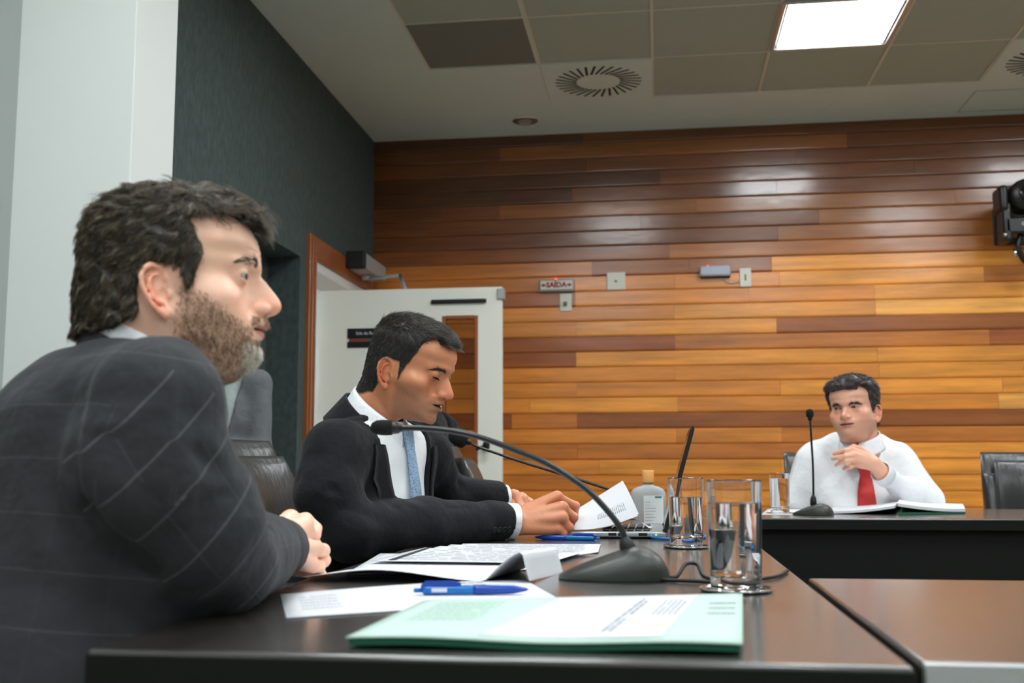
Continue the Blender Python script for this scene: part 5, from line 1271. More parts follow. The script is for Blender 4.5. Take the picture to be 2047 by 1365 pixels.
ex, ey, ez = h3.eye; m_ = .55*np.exp(-((V[:, 0]-.08)/.02)**2-((np.abs(V[:, 1])-ey)/.019)**2-((V[:, 2]-ez-.002)/.010)**2)[:, None]; C = C*(1-m_)+np.array(lin((128, 80, 62)))*m_
V3h, F3h, C3h = V, F, C
rnd = np.random.RandomState(31)
def cap3(P):
    x, y, z = P[:, 0], P[:, 1], P[:, 2]; m = hair_m3(P); d = h3.skull(P, ears=False, detail=False)
    th = .008+.013*sst(.03, .11, z)+.004*sst(.02, .07, x)*sst(.07, .1, z)
    return d-np.where(m > 0, -.004+m*(th+.004)-np.abs(gn(P, 130, 7, 3))*.008*m+gn(P, 60, 6)*.003*m, -.004)
Vc, Fc = nets(cap3, (-.145, -.125, -.07), (.135, .125, .175), .004)
Cc = strand_cols(len(Vc), [(46, 40, 36), (66, 58, 54)], [2, 1], rnd, .2)
n = 4500; P, N = sample_faces(Vc, Fc, n, rnd, lambda q: hair_m3(q.astype(f32)))
top = sst(.07, .11, P[:, 2]); D = np.stack([-.2+.9*top, .2*np.sign(P[:, 1]), -1+.8*top], 1)+rnd.normal(size=(n, 3))*.45
S1 = strands(P, N, D, (.012+.010*top)*(.6+.6*rnd.rand(n)), .0007, K=4, curl=.5, lift=.45, clump=clump_ids(P, 500, rnd), hug=12, rnd=rnd, cols=strand_cols(n, [(50, 42, 38), (78, 70, 68), (128, 118, 118)], [4, 2, 1.2], rnd, .2), freq=260)
Vh, Fh, Ch = join([(Vc, Fc, Cc), S1]); np_mesh('hair', h3.tw(Vh), Fh, MH, man3, cols=Ch)
brow(h3, man3, [(.088, .011, .039), (.088, .024, .043), (.080, .038, .0435), (.070, .049, .038)], [(60, 46, 38)], n=260, w=.008, rad=.0008)
eyes(h3, man3, (1, -.35, 0), (60, 44, 34))
Rs, Ls = at(1625, 922, 4.52), at(1795, 922, 4.56)
REl, RWr = at(1588, 1010, 4.50), at(1602, 1050, 4.56)
LEl, LFm, LWr = at(1850, 1003, 4.48), at(1815, 985, 4.36), at(1763, 945, 4.255)
mid3 = (Rs+Ls)/2; ax_ = Ls-Rs; a3 = math.atan2(ax_[1], ax_[0])-math.pi/2
B3 = Body(mid3, a3, -.04, [((.0, 0, -.14), (.14, .20, .17)), ((.03, 0, -.32), (.17, .20, .22)), ((-.01, 0, -.02), (.10, .16, .085))],
          [([Rs, REl, RWr], [.070, .060, .045]), ([Ls, LEl, LFm, LWr], [.070, .066, .056, .040])], sh=np.linalg.norm(ax_)/2, drop=0, shr=.068, trap=.046)
cr3 = [(at(1640, 900, 4.3), at(1655, 1000, 4.3), .012, .007), (at(1770, 930, 4.3), at(1775, 1000, 4.3), .014, .008), (at(1800, 950, 4.3), at(1840, 1000, 4.35), .012, .006), (at(1650, 985, 4.3), at(1740, 1000, 4.25), .014, .004), (at(1600, 960, 4.4), at(1620, 1010, 4.35), .012, .005), (at(1780, 1000, 4.25), at(1830, 1010, 4.3), .014, .005), (at(1785, 940, 4.2), at(1835, 970, 4.3), .012, .005)]
def fsh(P):
    d = B3.torso(P)
    for k in range(2): d = smin(d, B3.arm(P, k), .03)
    return d+crease(P, cr3)+.012*gn(P*np.array([1, 1, .6], f32), 20, 7, 2)+.009*gn(P*np.array([1, 1, .5], f32), 52, 6, 9)
V, F = nets(fsh, (.2, 4.1, .5), (1.45, 4.9, 1.2), .010, slack=1.6); np_mesh('shirt', V, F, M['shirt_white'], man3)
ring_band(h3, 'shirt_collar', M['shirt_white'], man3, -.026, .066, .068, -.052, .34, .055, gap=.14, wing=.03, flare=.012, th=.004)
kn = h3.tw((.058, 0, -.104)); 
tp = [kn, kn+(chest(B3, .0, -.06)-kn)*.5]+[chest(B3, .0-.004*k, u, .002) for k, u in enumerate((-.05, -.09, -.13, -.18, -.23, -.28))]
tq = tie_mesh(tp, [.024, .019, .022, .027, .033, .037, .040, .042], mat('red_silk', (206, 44, 46), .5), man3, B3.fw)
K = cam_pts([(1702, 899, 4.19), (1706, 909, 4.175), (1708, 919, 4.175), (1710, 928, 4.19)])
Fg = [cam_pts([(1690, 901, 4.17), (1677, 904, 4.19), (1667, 907, 4.21)]), cam_pts([(1690, 912, 4.155), (1676, 915, 4.175), (1665, 917, 4.20)]), cam_pts([(1692, 922, 4.155), (1680, 926, 4.18), (1672, 930, 4.20)]), cam_pts([(1700, 933, 4.17), (1692, 936, 4.20), (1686, 937, 4.22)])]
w3 = at(1745, 925, 4.235)
Va, Fa = hand_mesh(w3, K, Fg, cam_pts([(1738, 912, 4.25), (1720, 898, 4.26), (1706, 893, 4.27), (1698, 896, 4.29)]), rw=.027, forearm=LWr, rk=.0135, h=.0035)
Kb = [RWr+np.array([.02*i-.03, -.09, -.01]) for i in range(4)]
Vb, Fb = hand_mesh(RWr, Kb, [[k_+np.array([0, -.03, -.012]), k_+np.array([0, -.045, -.03])] for k_ in Kb], [RWr+np.array([.02, -.03, 0]), RWr+np.array([.045, -.06, -.01])], rw=.028, h=.006)
hc3 = (244, 184, 156)
Vx, Fx, Cx = join([(h3.tw(V3h), F3h, C3h), (Va, Fa, hand_cols(Va, hc3, K)), (Vb, Fb, hand_cols(Vb, hc3)), core(B3, h3, None, hc3)])
np_mesh('body', Vx, Fx, MS, man3, cols=Cx)
cuff('shirt_cuff', LWr, LWr+(LWr-LFm), .041, M['shirt_white'], man3, L=.012)
M['trouser_dark'] = fabric('dark_trouser_wool', (30, 31, 36))
legs(man3, B3.mid+np.array([0, .02, -.47]), a3, M['trouser_dark'])

# ---- standing figure in grey behind the bearded man, and a dark-suited figure beyond the man with the blue tie
def side_figure(label, neck, a, suit, shirt, arms, parts, leg, lean=0, seated=False, base=None, hairc=(44, 36, 30), skin=(214, 160, 132)):
    neck = np.array(neck, float); hd = Head(neck+np.array([0, 0, .145]), a, .12, 0, .98, prof3, neck=.064, neckto=(-.05, 0, -.15)); r = empty('person', base, label=label, cat='person')
    V, F = hd.build(.006); Ch = skin_cols(V, skin, hd, hairm=hair_m3, hairc=hairc)
    def cf(P): m = hair_m3(P); return hd.skull(P, ears=False, detail=False)-np.where(m > 0, -.004+m*.014, -.004)
    Vc, Fc = nets(cf, (-.14, -.12, -.07), (.13, .12, .165), .006); np_mesh('hair', hd.tw(Vc), Fc, MH, r, cols=strand_cols(len(Vc), [hairc], [1], rnd, .15))
    B = Body(neck-np.array([0, 0, .06]), a, lean, parts, [([neck-np.array([0, 0, .075])+q*rotm(a, lean, 0)[:, 1]*.165]+[np.array(p) for p in arm_], [.054, .047, .036]) for q, arm_ in zip((-1, 1), arms)], sh=.165, drop=.015, shr=.056)
    lo = B.mid-[.42, .42, .72 if not seated else .5]; hi = B.mid+[.42, .42, .12]
    jacket(B, 'jacket', suit, r, .010, lo, hi, (), .004, vee=(-.45, .12, .0)); shirt_core(B, r, shirt, .012, lo, hi, -.010)
    ring_band(hd, 'shirt_collar', shirt, r, -.028, .066, .064, -.055, .35, .035, gap=.15, wing=.03, flare=.01)
    hs = [(hd.tw(V), F, Ch)]
    for pts, rad in B.arms:
        w_ = np.array(pts[-1]); d = w_-np.array(pts[-2]); d /= np.linalg.norm(d); sd = np.cross(d, [0, 0, 1.]); sd /= np.linalg.norm(sd)+1e-9
        Kq = [w_+d*.085+sd*(.028-.019*i) for i in range(4)]
        hs.append((*(lambda q: q)(hand_mesh(w_, Kq, [[k_+d*.035-[0, 0, .012], k_+d*.045-[0, 0, .036]] for k_ in Kq], [w_+d*.03+sd*.03, w_+d*.07+sd*.045], rw=.024, h=.007)), None))
    hs = [(v, f_, c if c is not None else hand_cols(v, skin)) for v, f_, c in hs]+[core(B, hd, None, skin)]
    Vx, Fx, Cx = join(hs); np_mesh('body', Vx, Fx, MS, r, cols=Cx)
    return r, B, hd
nk4 = at(430, 728, 4.02)
def P4(px, py, Y): return at(px, py, Y)
r4, B4, hd4 = side_figure('person standing in a grey suit, mostly hidden behind the bearded man\'s face', nk4, -1.25, M['suit_grey'], M['shirt_pale'],
    [[nk4+np.array([-.17, -.02, -.34]), nk4+np.array([-.06, -.16, -.40])], [nk4+np.array([.185, .0, -.33]), nk4+np.array([.06, -.17, -.36])]],
    [((0, 0, -.15), (.115, .165, .17)), ((0, 0, -.38), (.115, .155, .22)), ((-.01, 0, -.02), (.08, .11, .07))], None, base=(nk4[0], nk4[1], 0))
def standing_legs(root, hip, a, mt):
    c, s = math.cos(a), math.sin(a); lf = np.array([-s, c, 0]); fw = np.array([c, s, 0]); g = [hip+lf*q*.095 for q in (-1, 1)]
    def f(P):
        d = ell(P, hip+np.array([0, 0, .02]), (.15, .15, .14))
        for q in g: b_ = q.copy(); b_[2] = .08; d = smin(d, cap(P, q, b_, .085, .055), .03)
        return smax(d, .075-P[:, 2], .004)+.003*gn(P, 20, 6)
    V, F = nets(f, hip-[.3, .3, hip[2]], hip+[.3, .3, .2], .014, slack=1.6); np_mesh('trousers', V, F, mt, root)
    for q in g:
        o_ = np.array([q[0], q[1], .0])+fw*.05
        def fs(P, o_=o_): Q = ((P-o_)@np.stack([fw, lf, [0, 0, 1]], 1)).astype(f32); return smax(smin(ell(Q, (.04, 0, .035), (.14, .05, .05)), ell(Q, (-.04, 0, .06), (.06, .045, .06)), .02), .002-Q[:, 2], .003)
        V, F = nets(fs, o_-[.25, .25, .02], o_+[.25, .25, .16], .010, slack=1.6); np_mesh('shoe', V, F, M['leather'], root)
standing_legs(r4, np.array([nk4[0], nk4[1], .66]), -1.25, M['suit_grey'])
nk5 = at(846, 815, 3.95)
r5, B5, hd5 = side_figure('dark-suited person mostly hidden behind the bowed man\'s face', nk5, -.3, M['suit_black'], M['suit_black'],
    [[nk5+np.array([.02, -.20, -.30]), nk5+np.array([.22, -.12, -.34])], [nk5+np.array([.05, .20, -.28]), nk5+np.array([.22, .06, -.34])]],
    [((0, 0, -.15), (.13, .165, .17)), ((0, 0, -.36), (.13, .165, .22)), ((-.01, 0, -.02), (.08, .11, .07))], None, base=(nk5[0], nk5[1], 0))
standing_legs(r5, np.array([nk5[0]-.02, nk5[1], .50]), -.3, M['suit_black'])


# ------------------------------------------------------------------ things on the tables
def flat_sheet(name, corners, z, mt, parent, th=.0004, nu=16, nv=10, warp=None):
    """paper from 4 world corners (order: a b c d), thickness th, optional warp(s,t)->dz"""
    a, b, c, d = [np.array(p[:2], float) for p in corners]
    V = []; F = []
    for lay in (0, 1):
        for j in range(nv+1):
            for i in range(nu+1):
                s, t = i/nu, j/nv; p = (a*(1-s)+b*s)*(1-t)+(d*(1-s)+c*s)*t
                V.append((p[0], p[1], z+(warp(s, t) if warp else 0)+lay*th))
    n = (nu+1)*(nv+1)
    for lay in (0, 1):
        for j in range(nv):
            for i in range(nu):
                q = lay*n+j*(nu+1)+i; f = (q, q+1, q+nu+2, q+nu+1); F.append(f if lay else f[::-1])
    for i in range(nu): F.append((i, i+1, n+i+1, n+i)); q = nv*(nu+1)+i; F.append((q+1, q, n+q, n+q+1))
    for j in range(nv): q = j*(nu+1); F.append((q+nu+1, q, n+q, n+q+nu+1)); q += nu; F.append((q, q+nu+1, n+q+nu+1, n+q))
    return np_mesh(name, V, F, mt, parent, smooth=th < .002)
def bil(C, s, t):
    a, b, c, d = [np.array(p[:2], float) for p in C]; return (a*(1-s)+b*s)*(1-t)+(d*(1-s)+c*s)*t
def print_lines(C, z, s0, s1, t0, t1, nl, along, mt, parent, warp=None, frac=.45, seed=1, name='printed_text', words=True):
    """rows of small word blocks printed on a sheet: one thin mesh"""
    rnd = random.Random(seed); V = []; F = []
    for k in range(nl):
        q = (k+.5)/nl; x = 0
        while x < 1:
            wl = rnd.uniform(.05, .16) if words else 1; e = min(1, x+wl)
            if along == 's': u0, u1, v0, v1 = s0+(s1-s0)*x, s0+(s1-s0)*e, t0+(t1-t0)*(q-frac/2/nl), t0+(t1-t0)*(q+frac/2/nl)
            else: v0, v1, u0, u1 = t0+(t1-t0)*x, t0+(t1-t0)*e, s0+(s1-s0)*(q-frac/2/nl), s0+(s1-s0)*(q+frac/2/nl)
            b0 = len(V)
            for u, v in ((u0, v0), (u1, v0), (u1, v1), (u0, v1)):
                p = bil(C, u, v); V.append((p[0], p[1], z+(warp(u, v) if warp else 0)))
            F.append((b0, b0+1, b0+2, b0+3)); x = e+.02
            if rnd.random() < .06 and words: x += .1
    return put(np_mesh(name, V, F, mt, parent, smooth=False), kind='stuff')
# near open booklet with green underside
r = empty('booklet', (-.1, 1.13, TZ), label='thick open booklet of white and pale green pages nearest the camera', cat='booklet')
C0 = [atz(697, 1295), atz(1478, 1310), atz(1480, 1207), atz(850, 1218)]
wz = lambda s, t: .0016+.0015*math.sin(s*9)*(1-t)+.002*s*t
flat_sheet('green_pages', C0, TZ+.0005, M['greenpad'], r, .0062, warp=wz)
Ct = [p+np.array([q[0], q[1], 0]) for p, q in zip(C0, [(-.002, -.002), (.003, -.003), (.003, .003), (-.002, .003)])]
flat_sheet('page', Ct, TZ+.0069, M['green'], r, .0016, nu=24, warp=wz)
C1 = [Ct[0]*.62+Ct[1]*.38, Ct[0]*.12+Ct[1]*.88, Ct[3]*.1+Ct[2]*.9, Ct[3]*.68+Ct[2]*.32]
C1 = [bil(Ct, .33, .06), bil(Ct, .80, .05), bil(Ct, .86, .97), bil(Ct, .42, .97)]
flat_sheet('page', C1, TZ+.0088, M['paper'], r, .0006, nu=24, warp=lambda s, t: wz(.33+.5*s, t))
zz = TZ+.0098
print_lines(C1, zz, .62, .70, .1, .9, 2, 't', M['ink'], r, lambda s, t: wz(.33+.5*s, t), .5, 2)
print_lines(C1, zz, .80, .97, .45, .85, 5, 't', M['ink'], r, lambda s, t: wz(.33+.5*s, t), .35, 3)
print_lines(C1, zz, .86, .99, .16, .28, 1, 's', M['hilite'], r, lambda s, t: wz(.33+.5*s, t), 1, 4, 'highlighter_mark', False)
print_lines(Ct, TZ+.0088, .9, .98, .45, .8, 3, 's', M['ink'], r, wz, .3, 5)
print_lines(Ct, TZ+.0088, .07, .27, .35, .9, 7, 's', mat('pale_print', (150, 178, 168), .8), r, wz, .3, 6)
# sheet under the pen
r = empty('paper_sheet', (-.3, 1.35, TZ), label='white sheet with the near blue pen lying on it, beside the booklet', cat='paper')
C2 = [atz(572, 1237), atz(1122, 1202), atz(1048, 1160), atz(560, 1190)]
w2 = lambda s, t: .003*math.sin(s*3.1)*t+.0005
flat_sheet('sheet', C2, TZ+.0003, M['paper'], r, .0007, warp=w2)
print_lines(C2, TZ+.0014, .55, .8, .55, .95, 4, 's', M['ink'], r, w2, .4, 7)
print_lines(C2, TZ+.0014, .06, .2, .2, .8, 5, 's', mat('faint_print', (186, 189, 194), .8), r, w2, .4, 8)
def pen(p0, p1, z, label, rad=.0055, clip_up=True):
    p0 = np.array([*p0[:2], z+rad]); p1 = np.array([*p1[:2], z+rad*.9]); d = (p1-p0); L = np.linalg.norm(d); d /= L
    sd = np.cross([0, 0, 1], d)
    r = empty('ballpoint_pen', tuple(p0*.5+p1*.5), label=label, cat='pen')
    P = lambda t, u=0, v=0: p0+d*(t*L)+sd*u+np.array([0, 0, v])
    MB().tube([P(.1), P(.12), P(.5), P(.52)], [rad*.9, rad, rad, rad*.98], 14).build('upper_barrel', M['cyan'], r)
    MB().tube([P(.52), P(.56), P(.86), P(.97), P(.985)], [rad*.98, rad*1.08, rad*.95, rad*.4, rad*.25], 14).build('grip', M['blue'], r)
    MB().tube([P(.985), P(1.0)], [.0011, .0006], 8).build('tip', M['steel'], r)
    MB().tube([P(.02), P(.03), P(.1)], [rad*.42, rad*.5, rad*.5], 10).build('push_button', M['cyan'], r)
    m = MB()
    V = []
    for t, h0, h1 in ((.08, -.3, 1.0), (.12, -.9, 1.9), (.34, .6, 1.9), (.42, .9, 1.5)):
        for u in (-.7, .7): V += [P(t, u*rad, h0*rad), P(t, u*rad, h1*rad)]
    F = [(0, 1, 3, 2), (12, 14, 15, 13)]
    for k in range(3): a = 4*k; F += [(a, a+4, a+5, a+1), (a+2, a+3, a+7, a+6), (a+1, a+5, a+7, a+3), (a, a+2, a+6, a+4)]
    m._add(V, F); m.build('clip', M['blue'], r)
    m = MB(); V = [P(.17, -rad*1.02, -.35*rad), P(.3, -rad*1.02, -.35*rad), P(.3, -rad*1.02, .45*rad), P(.17, -rad*1.02, .45*rad)]; V += [v+sd*.0008 for v in V]
    m._add(V, [(0, 1, 2, 3), (7, 6, 5, 4), (0, 4, 5, 1), (1, 5, 6, 2), (2, 6, 7, 3), (3, 7, 4, 0)]); m.build('maker_label', M['paper'], r)
    return r
pen(atz(822, 1195), atz(1058, 1192), TZ+.0035, 'blue ballpoint pen on the white sheet in the foreground', .0058)
pen(atz(1202, 1081), atz(1068, 1078), TZ, 'blue ballpoint pen on the table beside the laptop and the man\'s fist', .0055)
# curled stack between the bearded man and the microphone
r = empty('paper_stack', (-.33, 1.75, TZ), label='stapled white pages with a curled-up corner beside the bearded man\'s hand', cat='paper')
def curled(P0, ax, by, Lx, Ly, z, name, curl0, lift, mt, bend):
    """sheet: origin P0, ax unit along length, by along width; from s=curl0 on it arches up and folds back down"""
    V = []; F = []; nu, nv = 44, 16; ax = np.array(ax)/np.linalg.norm(ax); by = np.array(by)/np.linalg.norm(by)
    for lay in (0, 1):
        for j in range(nv+1):
            for i in range(nu+1):
                s, t = i/nu, j/nv; x, dz = bend(s, t)
                p = np.array(P0[:2])+ax*x*Lx+by*t*Ly; V.append((p[0], p[1], z+dz+lay*.0006))
    n = (nu+1)*(nv+1)
    for lay in (0, 1):
        for j in range(nv):
            for i in range(nu): q = lay*n+j*(nu+1)+i; f = (q, q+1, q+nu+2, q+nu+1); F.append(f if lay else f[::-1])
    for i in range(nu): F.append((i, i+1, n+i+1, n+i)); q = nv*(nu+1)+i; F.append((q+1, q, n+q, n+q+1))
    for j in range(nv): q = j*(nu+1); F.append((q+nu+1, q, n+q, n+q+nu+1)); q += nu; F.append((q, q+nu+1, n+q+nu+1, n+q))
    return np_mesh(name, V, F, mt, r)
def bend1(s, t):
    x = s; dz = .018*math.exp(-((s-.3)/.28)**2)*(1-t)*.9
    if s > .72:
        q = (s-.72)/.28; dz += (.045)*math.sin(min(1, q*1.5)*math.pi/2)*(1-.15*t) - (max(0, q-.55)/.45)**.8*.042; x = .72+.28*(q*.95 if q < .55 else .5225+.22*(q-.55))
    return x, dz
pa, pb, pd = atz(655, 1143), atz(1085, 1160), atz(700, 1128)
curled(atz(600, 1163), (atz(1040, 1168)-atz(600, 1163))[:2], (.15, 1), .365, .20, TZ+.0012, 'page', .7, .04, M['paper'], bend1)
C3 = [atz(690, 1150), atz(1075, 1140), atz(1120, 1112), atz(760, 1108)]
flat_sheet('page', C3, TZ+.0008, M['paper'], r, .0012)
# fanned printouts behind
r = empty('paper_fan', (-.3, 2.05, TZ), label='fanned printed white pages in front of the suited man\'s forearm', cat='paper')
fans = [([(740, 1130), (1075, 1134), (1115, 1127), (850, 1102)], 0), ([(800, 1122), (1115, 1126), (1160, 1112), (880, 1097)], 1), ([(860, 1113), (1160, 1113), (1196, 1108), (902, 1092)], 2), ([(905, 1104), (1196, 1106), (1201, 1090), (925, 1089)], 3)]
for Cq, k in fans:
    C4 = [atz(*q) for q in Cq]; zf = TZ+.0022+.0016*(3-k)
    flat_sheet('page', C4, zf, M['paper'], r, .0006)
    print_lines(C4, zf+.0009, .12, .9, .1, .95, 7, 's', M['ink'], r, None, .28, 20+k)
C4 = [atz(1073, 1112), atz(1103, 1117), atz(1118, 1109), atz(1090, 1106)]
print_lines(C4, TZ+.0082, 0, 1, 0, 1, 2, 's', M['inkd'], r, None, .7, 31, 'stamp', True)
C4 = [atz(775, 1129), atz(790, 1129), atz(862, 1103), atz(853, 1103)]
flat_sheet('binder_strip', C4, TZ+.0078, M['inkd'], r, .0006)

# gooseneck microphones
def microphone(base_c, yaw, neck, hd, label, rneck=.0042, head_r=.0115, head_l=.03, scale=1):
    r = empty('gooseneck_microphone', base_c, label=label, cat='microphone')
    # wedge base: profile in (length, height), local x forward
    L, Wd, Hh = .16*scale, .105*scale, .047*scale
    c_, s_ = math.cos(yaw), math.sin(yaw); V = []; F = []; nu, nv = 26, 18
    def prof(x): # x -1..1
        return Hh*(.12+.88*max(0, min(1, (x+1)/1.35))**.85)*(1 if x < .35 else max(0, 1-((x-.35)/.65)**2.2)**.5)
    for j in range(nv+1):
        for i in range(nu+1):
            u = -math.cos(math.pi*i/nu); v = -math.cos(math.pi*j/nv)
            wx = (1-abs(u)**4)**.3*(.82+.18*(1-(u-.2)**2)); x = u*L/2; y = v*Wd/2*wx
            z = max(.003, prof(u)*(1-abs(v)**3.2)**.42) if abs(v) < 1 and abs(u) < 1 else .003
            V.append((base_c[0]+c_*x-s_*y, base_c[1]+s_*x+c_*y, TZ+z))
    n = len(V)
    V += [(v[0], v[1], TZ) for v in V]
    for j in range(nv):
        for i in range(nu): q = j*(nu+1)+i; F.append((q, q+1, q+nu+2, q+nu+1)); F.append((n+q+nu+1, n+q+nu+2, n+q+1, n+q))
    for i in range(nu): F.append((i, n+i, n+i+1, i+1)); q = nv*(nu+1)+i; F.append((q, q+1, n+q+1, n+q))
    for j in range(nv): q = j*(nu+1); F.append((q, q+nu+1, n+q+nu+1, n+q)); q += nu; F.append((q+nu+1, q, n+q, n+q+nu+1))
    np_mesh('base', V, F, M['micbody'], r)
    pts = smooth_curve(neck, 8); k = len(pts)
    d0 = (np.array(neck[1])-np.array(neck[0])); d0 /= np.linalg.norm(d0)
    n0 = np.array(neck[0])
    MB().tube([n0-d0*.012, n0, n0+d0*.012, n0+d0*.022], [.0125*scale, .0125*scale, .011*scale, .006*scale], 16).build('neck_collar', M['blackm'], r)
    MB().tube(pts, [rneck*scale]*k, 10).build('gooseneck', M['neck'], r)
    e = np.array(neck[-1]); de = np.array(neck[-1])-np.array(neck[-2]); de /= np.linalg.norm(de); g = .006
    MB().tube([e-de*.006, e, e+de*.008, e+de*.012], [rneck*1.1, rneck*1.9, rneck*2.1, rneck*2.0], 12).build('capsule_collar', M['black'], r)
    P = [e+de*(.008+head_l*q) for q in (0, .08, .25, .5, .75, .92, 1)]
    MB().tube(P, [head_r*q for q in (.75, .95, 1, 1, .9, .6, .15)], 16).build('windscreen', M['foam'], r)
    return r
Yb = 1.60; bc = atz(1222, 1160); bc = np.array([-.068, 1.60, TZ])
nk = [at(1258, 1103, Yb), at(1240, 1055, Yb), at(1205, 1010, Yb), at(1165, 972, Yb), at(1100, 930, Yb), at(1030, 900, Yb), at(960, 874, Yb), at(900, 861, Yb), at(850, 856, Yb), at(797, 855, Yb)]
microphone(bc, .04, nk, None, 'grey wedge-based gooseneck microphone in the foreground, arching across the man in the suit', .0046, .0118, .036)
Y2 = 3.13
nk = [at(1320, 1035, Y2), at(1285, 1003, Y2), at(1220, 979, Y2), at(1130, 950, Y2), at(1040, 922, Y2), at(990, 905, Y2), at(955, 893, Y2), at(938, 884, Y2)]
microphone(np.array([.03, Y2, TZ]), .0, nk, None, 'gooseneck microphone with a fat black windscreen, base hidden behind the laptop', .0042, .027, .058)
Y3 = 3.80
nk = [at(1626, 1003, Y3), at(1626, 980, Y3), at(1625, 930, Y3), at(1622, 880, Y3), at(1619.5, 838, Y3)]
b3 = atz(1626, 1030); b3[1] = Y3
microphone(b3, -.5, nk, None, 'upright gooseneck microphone on the far table beside the third glass', .0042, .013, .028, .85)
c = MB().tube(smooth_curve([(.0, 1.60, TZ+.006), (.02, 1.585, TZ+.005), (.035, 1.62, TZ+.02), (.052, 1.64, TZ+.018), (.062, 1.60, TZ+.004), (.10, 1.56, TZ+.0035), (.16, 1.62, TZ+.0035), (.19, 1.72, TZ+.0035)]), .0028, 8).build('cable', M['blackm'], None)
put(c, 'thin black microphone cable looping between the foreground microphone base and nearest glass', 'cable')
c = MB().tube(smooth_curve([(.02, 1.60, TZ+.0035), (.0, 1.565, TZ+.0035), (.04, 1.55, TZ+.0035), (.075, 1.54, TZ+.0035), (.11, 1.56, TZ+.0035)]), .0028, 8).build('cable', M['blackm'], None)
put(c, 'black cable end lying flat just left of the nearest glass coaster', 'cable')

# glasses of water on steel coasters
def glass(cx, cy, R, Hg, lab_g, lab_c, wl=.80):
    r = empty('coaster', (cx, cy, TZ), label=lab_c, cat='coaster', group='polished steel coasters')
    MB().lathe([(0, .0008), (.03, .0008), (.044, .0022), (.0475, .0048), (.0485, .0044), (.046, .0012), (.03, 0), (0, 0)], (cx, cy, TZ), 40).build('dish', M['steel'], r)
    MB().lathe([(.036, .0026), (.0375, .0040), (.039, .0026), (.0375, .002)], (cx, cy, TZ), 40, closed=True).build('raised_ring', M['steel'], r)
    z0 = TZ+.0022; g = empty('water_glass', (cx, cy, z0), label=lab_g, cat='glass', group='water glasses')
    Rb = R*.90; ti = .0016; zb = .017
    prof = [(0, .001), (Rb*.8, .0004), (Rb-.003, 0), (Rb, .003), (Rb*1.005, zb), (R-.0002, Hg-.001), (R-.0008, Hg), (R-ti+.0003, Hg-.0006), (R-ti, Hg-.002), (Rb+.0005-ti, zb+.006), (Rb-.006, zb), (Rb*.5, zb-.001), (0, zb-.0012)]
    MB().lathe(support(prof), (cx, cy, z0), 64).build('tumbler', M['glass'], g)
    h = Hg*wl; Rw = Rb+(R-Rb)*(h-zb)/(Hg-zb)-ti+.00015
    MB().lathe(support([(0, zb-.0008), (Rb*.5, zb-.0006), (Rb-.0058, zb+.0003), (Rb+.0006-ti, zb+.006), (Rw, h), (Rw-.002, h-.0006), (0, h-.0008)]), (cx, cy, z0), 64).build('water', M['water'], g)
glass(.096, 1.463, .0365, .141, 'tall glass of water nearest the camera on the dark table', 'round steel coaster under the nearest glass of water', .79)
glass(.051, 2.235, .0365, .137, 'glass of water in front of the laptop, second from the camera', 'round steel coaster under the glass beside the laptop', .72)
glass(.412, 3.90, .0355, .139, 'glass of water on the far table beside the upright microphone', 'round steel coaster under the far-table glass', .86)
# laptop
Lx0, Lx1, Ly0, Ly1 = -.240, .012, 2.50, 2.86
r = empty('laptop', (-.11, 2.68, TZ), label='open silver laptop seen edge-on between the suited man\'s hands and the glass', cat='laptop')
MB().box((Lx0, Ly0, TZ+.004), (Lx1, Ly1, TZ+.0155), .003, 2).build('base', M['deck'], r)
MB().box((Lx0+.012, Ly0+.01, TZ+.0005), (Lx1-.004, Ly1-.01, TZ+.0045), .002, 1).build('underside', M['black'], r)
kk = MB().box((-.0072, -.0078, 0), (.0072, .0078, .0022), .001, 1).build('key', M['key'], None, local=True); km = kk.data; bpy.data.objects.remove(kk)
base = np.array(r.location)
for i in range(6):
    for j in range(15):
        o = bpy.data.objects.new('key', km); col.objects.link(o); o.parent = r
        o.location = (-.155+.0185*i+.03-base[0]+(.0), Ly0+.045+.0185*j-base[1], TZ+.0155-base[2])
MB().box((-.225, 2.62, TZ+.0155), (-.16, 2.74, TZ+.0159)).build('touchpad', M['silver'], r)
for x0, x1 in ((-.118, -.100), (-.096, -.078), (-.05, -.03)): MB().box((x0, Ly0-.0006, TZ+.0065), (x1, Ly0+.002, TZ+.0135), .0005, 1).build('port', M['slot'], r)
MB().box((-.012, Ly0-.001, TZ+.008), (-.009, Ly0+.001, TZ+.0105)).build('charging_light', M['ledy'], r)
a = np.array([Lx1-.006, TZ+.017]); tpx = at(1383, 851, Ly0); b_ = np.array([tpx[0], tpx[2]]); d = (b_-a)/np.linalg.norm(b_-a); nn = np.array([d[1], -d[0]])
m = MB(); q = [a, b_, b_+nn*.004, b_+nn*.008-d*.006, a+nn*.009]; m.prism([tuple(v) for v in q], Ly0, Ly1, 'y'); m.build('lid', M['black'], r)
m = MB(); q = [a+d*.012-nn*.0012, b_-d*.008-nn*.0012, b_-d*.008+nn*.0003, a+d*.012+nn*.0003]; m.prism([tuple(v) for v in q], Ly0+.012, Ly1-.012, 'y'); m.build('screen', M['screen'], r)
m = MB()
for y in (Ly0+.03, Ly1-.07): m.tube([(a[0]+.003, y, a[1]-.001), (a[0]+.003, y+.04, a[1]-.001)], .005, 10)
m.build('hinge', M['black'], r)
c = MB().tube(smooth_curve([(-.022, Ly0-.0005, TZ+.008), (-.018, Ly0-.02, TZ+.005), (.02, Ly0-.05, TZ+.0035), (.07, Ly0-.04, TZ+.0035), (.1, Ly0+.05, TZ+.004), (.085, Ly0+.2, TZ+.004), (.06, Ly0+.42, TZ+.004)]), .003, 8).build('cable', M['bluec'], None)
